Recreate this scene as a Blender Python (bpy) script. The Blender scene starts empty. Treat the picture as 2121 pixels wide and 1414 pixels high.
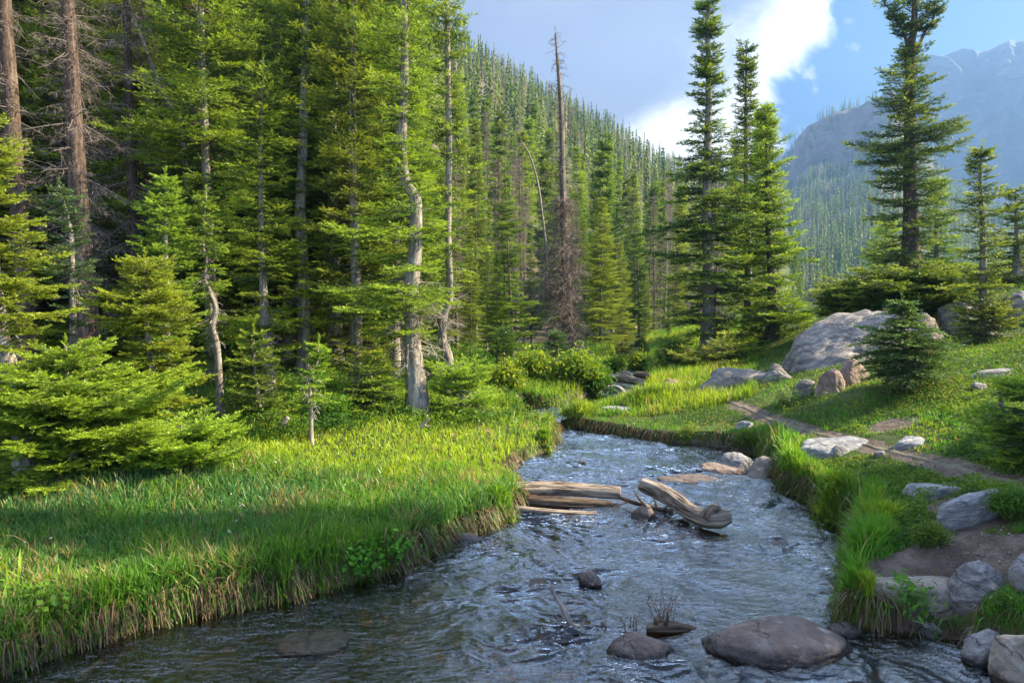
import bpy, bmesh, math, random
import numpy as np
from mathutils import Matrix, Vector
R_ = math.radians
SC = bpy.context.scene
COL = SC.collection

# ------------------------------------------------------------------ camera
F = 1414.0; CX = 1060.5; CY = 707.0; HOR = 640.0; CH = 2.4
PITCH = math.atan((CY - HOR) / F)
cam_d = bpy.data.cameras.new("camera"); cam_d.lens = 24.0; cam_d.sensor_width = 36.0
cam_d.clip_start = 0.05; cam_d.clip_end = 20000
cam = bpy.data.objects.new("camera", cam_d); COL.objects.link(cam)
cam.location = (0, 0, CH); cam.rotation_euler = (math.pi / 2 - PITCH, 0, 0)
SC.camera = cam

# ------------------------------------------------------------------ light
SUN_EL = R_(34); SUN_AZ = R_(84)          # azimuth clockwise from +Y
SUN_DIR = Vector((math.sin(SUN_AZ) * math.cos(SUN_EL), math.cos(SUN_AZ) * math.cos(SUN_EL), math.sin(SUN_EL)))
sd_ = bpy.data.lights.new("sun", 'SUN'); sd_.energy = 5.0; sd_.angle = R_(0.5); sd_.color = (1.0, 0.84, 0.56)
sun = bpy.data.objects.new("sun", sd_); COL.objects.link(sun)
sun.rotation_euler = SUN_DIR.to_track_quat('Z', 'Y').to_euler()

SC.view_settings.view_transform = 'Standard'; SC.view_settings.look = 'None'
SC.view_settings.exposure = 2.52; SC.view_settings.gamma = 1.0
SC.render.engine = 'CYCLES'
SC.cycles.use_denoising = True
SC.cycles.max_bounces = 6; SC.cycles.diffuse_bounces = 3; SC.cycles.glossy_bounces = 3
SC.cycles.transmission_bounces = 5; SC.cycles.transparent_max_bounces = 8; SC.cycles.volume_bounces = 0
SC.cycles.caustics_reflective = False; SC.cycles.caustics_refractive = False
SC.cycles.sample_clamp_indirect = 6.0

class NT:
    """small helper for node trees"""
    def __init__(s, nt): s.t = nt; s.n = nt.nodes; s.l = nt.links; s.n.clear()
    def new(s, typ, **kw):
        x = s.n.new(typ)
        for k, v in kw.items(): setattr(x, k, v)
        return x
    def link(s, a, b): s.l.new(a, b)
    def put(s, sock, v):
        if isinstance(v, bpy.types.NodeSocket): s.l.new(v, sock)
        else:
            if hasattr(sock, 'default_value'):
                dv = sock.default_value
                if hasattr(dv, '__len__') and not isinstance(v, (int, float)) and len(dv) == 4 and len(v) == 3: v = (*v, 1)
                sock.default_value = v
    def math(s, op, a, b=0.0, c=None, clamp=False):
        x = s.new('ShaderNodeMath', operation=op); x.use_clamp = clamp
        s.put(x.inputs[0], a); s.put(x.inputs[1], b)
        if c is not None: s.put(x.inputs[2], c)
        return x.outputs[0]
    def mix(s, f, a, b, blend='MIX'):
        x = s.new('ShaderNodeMix', data_type='RGBA', blend_type=blend)
        s.put(x.inputs[0], f); s.put(x.inputs[6], a); s.put(x.inputs[7], b)
        return x.outputs[2]
    def ss(s, v, a, b, lo=0.0, hi=1.0):
        x = s.new('ShaderNodeMapRange', interpolation_type='SMOOTHSTEP')
        s.put(x.inputs[0], v); x.inputs[1].default_value = a; x.inputs[2].default_value = b
        x.inputs[3].default_value = lo; x.inputs[4].default_value = hi
        return x.outputs[0]
    def noise(s, vec, scale, detail=4, rough=0.55, dist=0.0, out=0):
        x = s.new('ShaderNodeTexNoise')
        if vec is not None: s.l.new(vec, x.inputs['Vector'])
        x.inputs['Scale'].default_value = scale; x.inputs['Detail'].default_value = detail
        x.inputs['Roughness'].default_value = rough; x.inputs['Distortion'].default_value = dist
        return x.outputs[out]
    def mapping(s, vec, sc=(1, 1, 1), rot=(0, 0, 0)):
        x = s.new('ShaderNodeMapping'); s.l.new(vec, x.inputs[0])
        x.inputs['Scale'].default_value = sc; x.inputs['Rotation'].default_value = rot
        return x.outputs[0]
    def bump(s, h, strength=0.5, dist=0.02, normal=None):
        x = s.new('ShaderNodeBump'); s.put(x.inputs['Height'], h)
        x.inputs['Strength'].default_value = strength; x.inputs['Distance'].default_value = dist
        if normal is not None: s.l.new(normal, x.inputs['Normal'])
        return x.outputs[0]

# ------------------------------------------------------------------ world: sky with a bright-edged cloud bank
W = bpy.data.worlds.new("World"); SC.world = W; W.use_nodes = True
w = NT(W.node_tree)
sky = w.new('ShaderNodeTexSky', sky_type='NISHITA'); sky.sun_disc = False
sky.sun_elevation = SUN_EL; sky.sun_rotation = SUN_AZ
sky.air_density = 1.0; sky.dust_density = 0.6; sky.ozone_density = 2.5; sky.altitude = 2500
tc = w.new('ShaderNodeTexCoord'); sep = w.new('ShaderNodeSeparateXYZ'); w.link(tc.outputs['Generated'], sep.inputs[0])
X, Y, Z = sep.outputs
yy = w.math('MAXIMUM', Y, 0.12)
U = w.math('DIVIDE', X, yy); V = w.math('DIVIDE', Z, yy)
comb = w.new('ShaderNodeCombineXYZ'); w.link(U, comb.inputs[0]); w.link(V, comb.inputs[1])
n1 = w.noise(comb.outputs[0], 7.5, 12, 0.62, 0.5)
n2 = w.noise(comb.outputs[0], 2.6, 5, 0.5, 0.3)
n3 = w.noise(comb.outputs[0], 22.0, 5, 0.6, 0.2)
s1 = w.math('ADD', w.math('MULTIPLY', w.math('SUBTRACT', U, 0.368), 0.90), w.math('MULTIPLY', w.math('SUBTRACT', V, 0.25), -0.46))
s1 = w.math('ADD', s1, w.math('MULTIPLY', w.math('SUBTRACT', n1, 0.5), 0.21))
mask = w.ss(s1, 0.016, -0.026)                       # 1 inside the cloud bank
edge = w.ss(s1, -0.17, -0.02)                        # bright near its sunlit edge
# second bright billow low behind the ridge
du = w.math('DIVIDE', w.math('SUBTRACT', U, 0.235), 0.075); dv = w.math('DIVIDE', w.math('SUBTRACT', V, 0.25), 0.055)
rr = w.math('SQRT', w.math('ADD', w.math('MULTIPLY', du, du), w.math('MULTIPLY', dv, dv)))
rr = w.math('ADD', rr, w.math('MULTIPLY', w.math('SUBTRACT', n1, 0.5), 2.2))
blob = w.ss(rr, 1.3, 0.35)
edge = w.math('MAXIMUM', edge, blob); high = w.ss(V, 0.47, 0.66)  # high: unseen sky above the frame, brightened to feed water reflections and fill
lav = w.mix(w.ss(V, 0.15, 0.75), (1.1, 1.08, 1.1), (.8, .82, .88))
lav = w.mix(w.ss(n2, 0.35, 0.7), lav, (1.35, 1.28, 1.25))
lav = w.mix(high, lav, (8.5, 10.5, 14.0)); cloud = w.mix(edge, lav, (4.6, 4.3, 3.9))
bluesky = w.mix(0.95, sky.outputs[0], (.14, .40, .86))
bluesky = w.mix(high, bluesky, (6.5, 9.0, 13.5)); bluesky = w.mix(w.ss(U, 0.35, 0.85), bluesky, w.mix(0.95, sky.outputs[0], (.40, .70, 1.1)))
wisp = w.math('MULTIPLY', w.ss(n3, 0.55, 0.72), w.math('MULTIPLY', w.ss(s1, 0.12, 0.02), 0.7))
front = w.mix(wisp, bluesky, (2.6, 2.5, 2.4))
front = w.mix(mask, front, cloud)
dirn = w.noise(tc.outputs['Generated'], 2.2, 6, 0.55, 0.3)
back = w.mix(w.ss(dirn, 0.48, 0.62, 0, 0.8), sky.outputs[0], (3.2, 3.5, 4.2))
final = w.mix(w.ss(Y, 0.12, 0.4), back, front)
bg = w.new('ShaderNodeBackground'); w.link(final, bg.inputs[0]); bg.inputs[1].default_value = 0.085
wo = w.new('ShaderNodeOutputWorld'); w.link(bg.outputs[0], wo.inputs[0])

# ------------------------------------------------------------------ numpy noise
def _hash(ix, iy, iz, seed):
    h = (ix.astype(np.int64) * 374761393 + iy.astype(np.int64) * 668265263 + iz.astype(np.int64) * 2147483647 + seed * 144665) & 0xffffffff
    h = ((h ^ (h >> 13)) * 1274126177) & 0xffffffff
    h = ((h ^ (h >> 16)) * 2246822519) & 0xffffffff
    return ((h ^ (h >> 15)) & 0xffffff).astype(np.float64) / 0xffffff
def vn3(p, seed=0):
    i = np.floor(p).astype(np.int64); f = p - i; f = f * f * f * (f * (f * 6 - 15) + 10)
    r = 0
    for dx in (0, 1):
        wx = f[:, 0] if dx else 1 - f[:, 0]
        for dy in (0, 1):
            wy = f[:, 1] if dy else 1 - f[:, 1]
            for dz in (0, 1):
                wz = f[:, 2] if dz else 1 - f[:, 2]
                r = r + wx * wy * wz * _hash(i[:, 0] + dx, i[:, 1] + dy, i[:, 2] + dz, seed)
    return r * 2 - 1
def vn2(x, y, seed=0):
    x = np.asarray(x, float); y = np.asarray(y, float)
    ix = np.floor(x).astype(np.int64); iy = np.floor(y).astype(np.int64); fx = x - ix; fy = y - iy
    fx = fx ** 3 * (fx * (fx * 6 - 15) + 10); fy = fy ** 3 * (fy * (fy * 6 - 15) + 10); z = np.zeros_like(ix)
    a = _hash(ix, iy, z, seed); b = _hash(ix + 1, iy, z, seed); c = _hash(ix, iy + 1, z, seed); d = _hash(ix + 1, iy + 1, z, seed)
    return ((a * (1 - fx) + b * fx) * (1 - fy) + (c * (1 - fx) + d * fx) * fy) * 2 - 1
def fbm2(x, y, oct=4, seed=0):
    r = 0; a = 1; t = 0; x = np.asarray(x, float); y = np.asarray(y, float)
    for k in range(oct):
        r = r + a * vn2(x * 2 ** k + k * 7.3, y * 2 ** k - k * 3.1, seed + k); t += a; a *= 0.5
    return r / t
def fbm3(p, oct=4, seed=0):
    r = 0; a = 1; t = 0
    for k in range(oct): r = r + a * vn3(p * 2 ** k + k * 5.7, seed + k); t += a; a *= 0.5
    return r / t
def sstep(a, b, x):
    t = np.clip((x - a) / (b - a), 0, 1); return t * t * (3 - 2 * t)

# ------------------------------------------------------------------ projection helpers (photo pixels -> world)
cp, sp = math.cos(PITCH), math.sin(PITCH)
def raydir(px, py):
    u = (px - CX) / F; v = (CY - py) / F
    return np.array([u, cp + v * sp, -sp + v * cp])
def on_z(px, py, z):
    d = raydir(px, py); t = (z - CH) / d[2]; return (d[0] * t, d[1] * t)
def x_at(px, y, z=CH):
    return (px - CX) / F * (y * cp - (z - CH) * sp)
def z_at(py, y):
    v = (CY - py) / F; return CH + y * (-sp + v * cp) / (cp + v * sp)

# ------------------------------------------------------------------ terrain
PXL = [(0, 1372), (130, 1330), (240, 1306), (380, 1268), (560, 1236), (700, 1208), (830, 1172), (930, 1132), (990, 1102), (1065, 1072),
       (1085, 1040), (1062, 1003), (1045, 992), (1085, 972), (1130, 955), (1165, 940), (1168, 908), (1140, 893), (1105, 884), (1060, 872), (1080, 862), (1130, 868), (1165, 893)]
PXR = [(1240, 905), (1330, 916), (1420, 932), (1500, 940), (1560, 952), (1600, 985), (1612, 1015), (1660, 1050), (1715, 1082), (1765, 1100), (1745, 1140),
       (1735, 1190), (1725, 1262), (1790, 1292), (1880, 1300), (1960, 1312), (2010, 1345), (2121, 1420)]
POLY = [(-9, -6), (-9, 1.8), (-6.2, 3.2)] + [on_z(a, b, 0.05) for a, b in PXL + PXR] + [(4.2, 3.0), (5.0, -6)]
CREEK = [on_z(a, b, 0.35) for a, b in [(1050, 876), (1130, 870), (1240, 838), (1335, 822), (1340, 780), (1325, 716), (1272, 716), (1276, 762), (1262, 800), (1200, 822), (1100, 850), (1052, 858)]]
def poly_sd(x, y, poly):
    """signed distance: negative inside the polygon"""
    d = np.full(x.shape, 1e9); inside = np.zeros(x.shape, bool); n = len(poly)
    for k in range(n):
        ax, ay = poly[k]; bx, by = poly[(k + 1) % n]; ex, ey = bx - ax, by - ay
        t = np.clip(((x - ax) * ex + (y - ay) * ey) / (ex * ex + ey * ey), 0, 1)
        d = np.minimum(d, np.hypot(x - ax - t * ex, y - ay - t * ey))
        if ey != 0:
            c = ((ay > y) != (by > y)) & (x < ex * (y - ay) / ey + ax); inside ^= c
    return np.where(inside, -d, d)
def line_d(x, y, pts):
    d = np.full(x.shape, 1e9)
    for (ax, ay), (bx, by) in zip(pts[:-1], pts[1:]):
        ex, ey = bx - ax, by - ay
        t = np.clip(((x - ax) * ex + (y - ay) * ey) / (ex * ex + ey * ey), 0, 1)
        d = np.minimum(d, np.hypot(x - ax - t * ex, y - ay - t * ey))
    return d
CTRL = [(-6, 4.5, .34), (-9, 4, .5), (-3.6, 5.6, .25), (-1.5, 6.3, .25), (-.5, 8, .26), (0.3, 10.5, .30), (-5.5, 7.4, .46), (-4, 8.5, .46), (-1.7, 11.8, .62), (-5.4, 11.5, .7),
        (0, 12.8, .5), (2, 20, .55), (2.4, 28, .6), (-10, 25, 1.5), (-15, 15, 1.4), (-20, 30, 3), (0, 45, .9), (8, 45, .8), (-9, 9, .65), (-14, 8, 1.0),
        (3.4, 6.9, .3), (4.3, 7.0, .58), (4.4, 9.25, .58), (3.9, 11.8, .42), (2.2, 13.5, .36), (5.3, 6.6, .98), (6.6, 6.2, 1.3), (4.5, 10.6, .62), (5.7, 12.2, 1.1), (6.5, 11.3, 1.25),
        (10.8, 15.3, 1.8), (7.8, 10.6, 1.4), (6.5, 16, 1.15), (7.6, 14.8, 1.4), (4.6, 14.7, .75), (5.8, 20, .85), (10, 20, 2.3), (17.5, 30, 4.0), (12, 27, 2.8), (23, 27, 4.3), (9, 38, 1.1),
        (16, 45, 1.2), (2.75, 4.9, .30), (3.7, 5.2, .58), (3.2, 4.2, .30), (4.2, 3.2, .5), (6, 3, 1.1), (9, 7, 1.9), (14, 10, 3), (20, 18, 4.6), (8, 0, 1.4), (14, -4, 2.5), (-12, -2, .6), (-20, 5, 1.6), (25, 5, 5.0), (-25, -15, 1), (25, -20, 3), (0, -20, .3), (30, 45, 4), (-25, 45, 6)]
CA = np.array(CTRL)
def _tps(r2): return np.where(r2 > 1e-12, r2 * np.log(np.maximum(r2, 1e-12)), 0) * 0.5
_n = len(CA)
_K = _tps((CA[:, None, 0] - CA[None, :, 0]) ** 2 + (CA[:, None, 1] - CA[None, :, 1]) ** 2) + np.eye(_n) * 0.6
_P = np.c_[np.ones(_n), CA[:, :2]]
_A = np.block([[_K, _P], [_P.T, np.zeros((3, 3))]])
_S = np.linalg.solve(_A, np.r_[CA[:, 2], 0, 0, 0])
def near_z(x, y):
    r = _S[_n] + _S[_n + 1] * x + _S[_n + 2] * y
    for k in range(_n): r = r + _S[k] * _tps((x - CA[k, 0]) ** 2 + (y - CA[k, 1]) ** 2)
    return r
UE = [-3, -1.2, -.6, -.3, -.092, .0, .1, .24, .33, .38, .43, .5]
EE = [.9, .85, .75, .56, .385, .335, .275, .185, .165, .10, .015, 0]
TO = [14, 16, 20, 28, 40, 48, 58, 75, 95, 110, 120, 130]
def hill_z(x, y):
    yp = np.maximum(y, 1.0); r = np.hypot(x, y); u = x / yp
    u = np.where(y < 1.0, np.where(x < 0, -3, 3), np.clip(u, -3, 3))
    e = np.interp(u, UE, EE); toe = np.interp(u, UE, TO); rc = 330.0
    yy_ = np.minimum(r, rc)
    s = e * rc / (rc - toe)
    q = yy_ - toe
    q = np.where(q > 8, q - 4, np.where(q < 0, 0, q * q / 16))
    back_fade = sstep(-40, 10, y)
    z = s * q * (1 / np.sqrt(1 + np.minimum(u * u, 1.5))) ** 0.0
    z = z * back_fade - np.maximum(r - rc, 0) * e * 0.8
    return z + np.clip(q / 60, 0, 1) * 3.0 * fbm2(x / 45, y / 45, 3, 5) * (e > 0.03)
def ground_z(x, y, full=False):
    x = np.asarray(x, float); y = np.asarray(y, float)
    r = np.hypot(x, y - 8)
    nz = near_z(np.clip(x, -28, 32), np.clip(y, -22, 48))
    k = sstep(26, 50, r); g = nz * (1 - k) + 1.0 * k
    g = g + hill_z(x, y)
    g = g - .30 * np.exp(-((x - 3.25) / .42) ** 2 - ((y - 4.98) / .27) ** 2)
    g = g + 0.05 * fbm2(x * .9, y * .9, 4, 11) * sstep(0, 2, r) + 0.018 * fbm2(x * 5, y * 5, 3, 21)
    sd = poly_sd(x + .10 * vn2(x * 2.2, y * 2.2, 3) + .05 * vn2(x * 6, y * 6, 4), y + .10 * vn2(x * 2.2, y * 2.2, 6) + .05 * vn2(x * 6, y * 6, 8), POLY)
    sc_ = poly_sd(x + .12 * vn2(x * 2, y * 2, 9), y + .12 * vn2(x * 2, y * 2, 10), CREEK)
    lo = -0.20 - 0.16 * sstep(0, 0.8, -sd) + 0.05 * np.abs(fbm2(x * 4, y * 4, 3, 31))
    wv = sstep(-0.02, 0.16, sd)
    z = lo * (1 - wv) + g * wv
    wc = sstep(-0.05, 0.2, sc_)
    z = np.where(sd > 0.1, (0.2 + .04 * vn2(x * 5, y * 5, 2)) * (1 - wc) + z * wc, z)
    if full: return z, sd, sc_
    return z
def hit(px, py, zmin=None):
    """first point of the ground (or the stream surface) on the ray through a photo pixel"""
    d = raydir(px, py); t = np.linspace(2.0, 120, 6000)
    x = d[0] * t; y = d[1] * t; z = CH + d[2] * t
    g = np.maximum(ground_z(x, y), 0.0 if zmin is None else zmin)
    k = np.argmax(z < g)
    if not (z < g).any(): k = len(t) - 1
    return float(x[k]), float(y[k]), float(g[k])
def gz(x, y): return float(ground_z(np.array([x]), np.array([y]))[0])

# ------------------------------------------------------------------ mesh helpers
def mesh_np(name, V, faces, mats, tint=None, vec=None, smooth=False, midx=None, extra=None):
    """faces: list of int arrays (n,3) or (n,4)"""
    me = bpy.data.meshes.new(name)
    V = np.asarray(V, np.float32)
    faces = [np.asarray(f, np.int32) for f in faces if len(f)]
    me.vertices.add(len(V)); me.vertices.foreach_set('co', V.ravel())
    tot = sum(f.size for f in faces); nf = sum(len(f) for f in faces)
    me.loops.add(tot); me.polygons.add(nf)
    me.loops.foreach_set('vertex_index', np.concatenate([f.ravel() for f in faces]))
    lt = np.concatenate([np.full(len(f), f.shape[1], np.int32) for f in faces])
    ls = np.r_[0, np.cumsum(lt)[:-1]].astype(np.int32)
    me.polygons.foreach_set('loop_start', ls); me.polygons.foreach_set('loop_total', lt)
    if smooth: me.polygons.foreach_set('use_smooth', np.ones(nf, bool))
    for m in (mats if isinstance(mats, (list, tuple)) else [mats]): me.materials.append(m)
    if midx is not None: me.polygons.foreach_set('material_index', np.asarray(midx, np.int32))
    if tint is not None:
        a = me.attributes.new('tint', 'FLOAT_COLOR', 'POINT')
        a.data.foreach_set('color', np.c_[np.asarray(tint, np.float32), np.ones(len(V), np.float32)].ravel())
    if vec is not None:
        a = me.attributes.new('flow', 'FLOAT_VECTOR', 'POINT'); a.data.foreach_set('vector', np.asarray(vec, np.float32).ravel())
    for k, v in (extra or {}).items():
        a = me.attributes.new(k, 'FLOAT', 'POINT'); a.data.foreach_set('value', np.asarray(v, np.float32))
    me.update(calc_edges=True)
    return me
def obj(name, me, parent=None, loc=(0, 0, 0), rot=(0, 0, 0), scale=(1, 1, 1)):
    o = bpy.data.objects.new(name, me); COL.objects.link(o)
    o.location = loc; o.rotation_euler = rot; o.scale = scale
    if parent is not None: o.parent = parent
    return o
def tag(o, label=None, cat=None, group=None, kind=None):
    if label: o['label'] = label
    if cat: o['category'] = cat
    if group: o['group'] = group
    if kind: o['kind'] = kind
    return o
class Geo:
    """collects tubes and loose triangles into one mesh"""
    def __init__(s): s.V = []; s.Q = []; s.T = []; s.C = []; s.W = []; s.n = 0
    def add(s, V, Q=None, T=None, C=None, Wv=None):
        V = np.asarray(V, float)
        s.V.append(V)
        if Q is not None and len(Q): s.Q.append(np.asarray(Q) + s.n)
        if T is not None and len(T): s.T.append(np.asarray(T) + s.n)
        s.C.append(np.broadcast_to(np.asarray(C if C is not None else (.5, .5, .5), float), (len(V), 3)))
        s.W.append(Wv if Wv is not None else V * 1.0)
        s.n += len(V)
    def mesh(s, name, mat, smooth=True):
        fs = []
        if s.Q: fs.append(np.concatenate(s.Q))
        if s.T: fs.append(np.concatenate(s.T))
        return mesh_np(name, np.concatenate(s.V), fs, mat, tint=np.concatenate(s.C), vec=np.concatenate(s.W), smooth=smooth)
def tube(pts, rad, sides=8, wob=0.0, ridges=0.0, seed=0, cap=False, flat=None):
    P = np.asarray(pts, float); n = len(P); rad = np.broadcast_to(np.asarray(rad, float), (n,))
    T = np.gradient(P, axis=0); T /= np.linalg.norm(T, axis=1)[:, None] + 1e-9
    ref = np.array([0, 0, 1.0]) if abs(T[0][2]) < .8 else np.array([0, 1.0, 0])
    A = np.cross(T, ref); A /= np.linalg.norm(A, axis=1)[:, None] + 1e-9; B = np.cross(T, A)
    th = np.linspace(0, 2 * math.pi, sides, endpoint=False)
    L = np.r_[0, np.cumsum(np.linalg.norm(np.diff(P, axis=0), axis=1))]
    rr = np.repeat(rad[:, None], sides, 1)
    if ridges or wob:
        q = np.c_[np.tile(np.cos(th), n) * 2.2, np.tile(np.sin(th), n) * 2.2, np.repeat(L, sides) * 1.2 / max(rad.max(), .02) * .12]
        if ridges:
            q2 = np.c_[np.tile(np.cos(th), n) * 5, np.tile(np.sin(th), n) * 5, np.repeat(L, sides) * .9]
            rr = rr * (1 + ridges * fbm3(q2, 3, seed + 5).reshape(n, sides) * 1.6)
        if wob: rr = rr * (1 + wob * fbm3(q, 3, seed).reshape(n, sides) * 1.5)
    V = P[:, None] + rr[..., None] * (np.cos(th)[None, :, None] * A[:, None] + np.sin(th)[None, :, None] * B[:, None])
    Wv = np.stack([np.broadcast_to(np.cos(th) * rad.max(), (n, sides)), np.broadcast_to(np.sin(th) * rad.max(), (n, sides)), np.broadcast_to(L[:, None], (n, sides))], -1).reshape(-1, 3)
    i = np.arange(n - 1)[:, None] * sides; j = np.arange(sides)[None]; k = (j + 1) % sides
    Q = np.stack([i + j, i + k, i + k + sides, i + j + sides], -1).reshape(-1, 4)
    V = V.reshape(-1, 3); Tt = []
    if cap:
        for e, base in ((0, 0), (n - 1, (n - 1) * sides)):
            c = len(V); V = np.r_[V, P[e][None] + T[e] * rad[e] * (.12 if e else -.12)]; Wv = np.r_[Wv, [[0, 0, L[e] + .4]]]
            for a in range(sides): Tt.append((base + a, base + (a + 1) % sides, c) if e else (base + (a + 1) % sides, base + a, c))
    return V, Q, (np.array(Tt) if Tt else None), Wv
def spline(pts, n):
    """Catmull-Rom through the points"""
    P = np.asarray(pts, float); P = np.r_[[2 * P[0] - P[1]], P, [2 * P[-1] - P[-2]]]
    out = []; m = len(P) - 3
    for t in np.linspace(0, m - 1e-6, n):
        i = int(t); f = t - i; a, b, c, d = P[i:i + 4]
        out.append(.5 * (2 * b + (c - a) * f + (2 * a - 5 * b + 4 * c - d) * f * f + (3 * b - a - 3 * c + d) * f ** 3))
    return np.array(out)

# ------------------------------------------------------------------ materials
def mat(name):
    m = bpy.data.materials.new(name); m.use_nodes = True; n = NT(m.node_tree)
    n.out = n.new('ShaderNodeOutputMaterial'); return m, n
def leaf_material(name, trans=0.35, rough=0.45, var=0.25, gain=1.0, spec=0.35):
    m, n = mat(name)
    a = n.new('ShaderNodeAttribute', attribute_name='tint').outputs['Color']
    oi = n.new('ShaderNodeObjectInfo').outputs['Random']
    hsv = n.new('ShaderNodeHueSaturation'); n.link(a, hsv.inputs['Color'])
    n.link(n.math('ADD', n.math('MULTIPLY', oi, 0.03), 0.487), hsv.inputs['Hue'])
    n.link(n.math('ADD', n.math('MULTIPLY', oi, var * gain), (1 - var / 2) * gain), hsv.inputs['Value'])
    p = n.new('ShaderNodeBsdfPrincipled'); n.link(hsv.outputs[0], p.inputs['Base Color'])
    p.inputs['Roughness'].default_value = rough; p.inputs['Specular IOR Level'].default_value = spec
    t = n.new('ShaderNodeBsdfTranslucent')
    n.link(n.mix(0.6, hsv.outputs[0], n.mix(1.0, hsv.outputs[0], (1.9, 1.6, .5), 'MULTIPLY')), t.inputs['Color'])
    mx = n.new('ShaderNodeMixShader'); mx.inputs[0].default_value = trans
    n.link(p.outputs[0], mx.inputs[1]); n.link(t.outputs[0], mx.inputs[2]); n.link(mx.outputs[0], n.out.inputs[0])
    return m
M_NEEDLE = leaf_material('conifer_needles', 0.36, 0.5, 0.3, 1.42)
M_GRASS = leaf_material('grass_blades', 0.42, 0.45, 0.0, 1.15)
M_LEAF = leaf_material('broad_leaves', 0.4, 0.65, 0.15, 1.15, .2)
M_TWIG = leaf_material('dead_twigs', 0.05, 0.9, 0.15, 1.0, .1)
def wood_material(name, c1, c2, c3, sc=(14, 14, 2.2), bumpd=0.012, rough=.85):
    m, n = mat(name)
    v = n.new('ShaderNodeAttribute', attribute_name='flow').outputs['Vector']
    a = n.noise(n.mapping(v, sc), 2.2, 6, .65, .6); b = n.noise(n.mapping(v, (3, 3, 1)), 2.0, 4, .5); c = n.noise(n.mapping(v, (sc[0] * 2.5, sc[1] * 2.5, sc[2] * 2)), 3, 3)
    col = n.mix(n.ss(a, .38, .62), c1, c2); col = n.mix(n.math('MULTIPLY', n.ss(b, .5, .68), .8), col, c3)
    p = n.new('ShaderNodeBsdfPrincipled'); n.link(col, p.inputs['Base Color']); p.inputs['Roughness'].default_value = rough
    p.inputs['Specular IOR Level'].default_value = .2
    n.link(n.bump(n.math('ADD', a, n.math('MULTIPLY', c, .35)), 1.0, bumpd), p.inputs['Normal'])
    n.link(p.outputs[0], n.out.inputs[0]); return m
M_BARK = wood_material('grey_bark', (.12, .105, .09), (.29, .26, .23), (.40, .375, .34), (9, 9, 4), .015)
M_SNAG = wood_material('grey_brown_snag', (.09, .072, .063), (.20, .165, .145), (.31, .27, .24), (9, 9, 5), .018)
M_BARKB = wood_material('brown_bark', (.045, .032, .027), (.12, .085, .068), (.21, .155, .13), (9, 9, 5), .018)
M_LOG = wood_material('weathered_wood', (.05, .036, .028), (.33, .265, .205), (.46, .40, .33), (26, 26, 1.6), .014)
M_LOGD = wood_material('dark_weathered_wood', (.03, .022, .017), (.12, .085, .06), (.21, .165, .12), (26, 26, 1.6), .012)
M_PALE = wood_material('bleached_wood', (.17, .14, .12), (.36, .32, .28), (.46, .42, .38), (20, 20, 3), .006)
def rock_material(name, c1, c2, c3, strat=0.0, lichen=0.35, wet=True, sc=1.0):
    m, n = mat(name)
    geo = n.new('ShaderNodeNewGeometry'); pos = geo.outputs['Position']
    tcx = n.new('ShaderNodeTexCoord').outputs['Object']
    wv = n.mapping(tcx, (1, 1, 3.5), (.35, .5, 0)) if strat else tcx
    a = n.noise(wv, 2.2 * sc, 8, .62, .8 + strat * 2); b = n.noise(tcx, 9 * sc, 7, .7); c = n.noise(tcx, 38 * sc, 4, .7)
    d = n.noise(tcx, 1.3 * sc, 4, .5)
    col = n.mix(n.ss(a, .38, .64), c1, c2); col = n.mix(n.ss(b, .5, .72, 0, .75), col, c3)
    if strat:
        wt = n.new('ShaderNodeTexWave', wave_type='BANDS', bands_direction='Z'); n.link(n.mapping(tcx, (1, 1, 1), (.45, .3, 0)), wt.inputs[0])
        wt.inputs['Scale'].default_value = 2.6 * strat * sc; wt.inputs['Distortion'].default_value = 9; wt.inputs['Detail'].default_value = 5; wt.inputs['Detail Scale'].default_value = 1.2
        col = n.mix(n.ss(wt.outputs['Fac'], .55, .95, 0, .6), col, n.mix(.5, c1, (.06, .055, .055)))
    spots = n.math('MULTIPLY', n.ss(c, .62, .7), n.ss(d, .42, .6, 0, 1))
    col = n.mix(n.math('MULTIPLY', spots, lichen), col, (.05, .055, .04))
    col = n.mix(n.ss(n.noise(tcx, 5 * sc, 5, .6), .6, .68, 0, lichen), col, (.42, .42, .38))
    vor = n.new('ShaderNodeTexVoronoi', feature='DISTANCE_TO_EDGE'); n.link(n.mix(.35, tcx, n.noise(tcx, 2.5 * sc, 5, .6, 0, 1)), vor.inputs['Vector']); vor.inputs['Scale'].default_value = 1.3 * sc
    crack = n.math('MAXIMUM', n.ss(vor.outputs['Distance'], 0.0, 0.012), n.ss(n.noise(tcx, 2.3 * sc, 3, .5), .44, .52))
    col = n.mix(n.math('MULTIPLY', n.math('SUBTRACT', 1.0, crack), .55), col, (.04, .035, .03))
    rough = .85
    if wet:
        sz = n.new('ShaderNodeSeparateXYZ'); n.link(pos, sz.inputs[0])
        zz = n.math('ADD', sz.outputs[2], n.math('MULTIPLY', n.math('SUBTRACT', b, .5), .09))
        wetm = n.ss(zz, .10, .05)
        col = n.mix(wetm, col, n.mix(1.0, col, (.22, .2, .2), 'MULTIPLY'))
        rough = n.math('SUBTRACT', .85, n.math('MULTIPLY', wetm, .62))
    p = n.new('ShaderNodeBsdfPrincipled'); n.link(col, p.inputs['Base Color']); n.put(p.inputs['Roughness'], rough)
    p.inputs['Specular IOR Level'].default_value = .4
    h = n.math('ADD', n.math('ADD', n.math('MULTIPLY', a, .9), n.math('MULTIPLY', b, .5)), n.math('ADD', n.math('MULTIPLY', c, .12), n.math('MULTIPLY', crack, .25)))
    n.link(n.bump(h, 1.0, .05 / sc), p.inputs['Normal'])
    n.link(p.outputs[0], n.out.inputs[0]); return m
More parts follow.
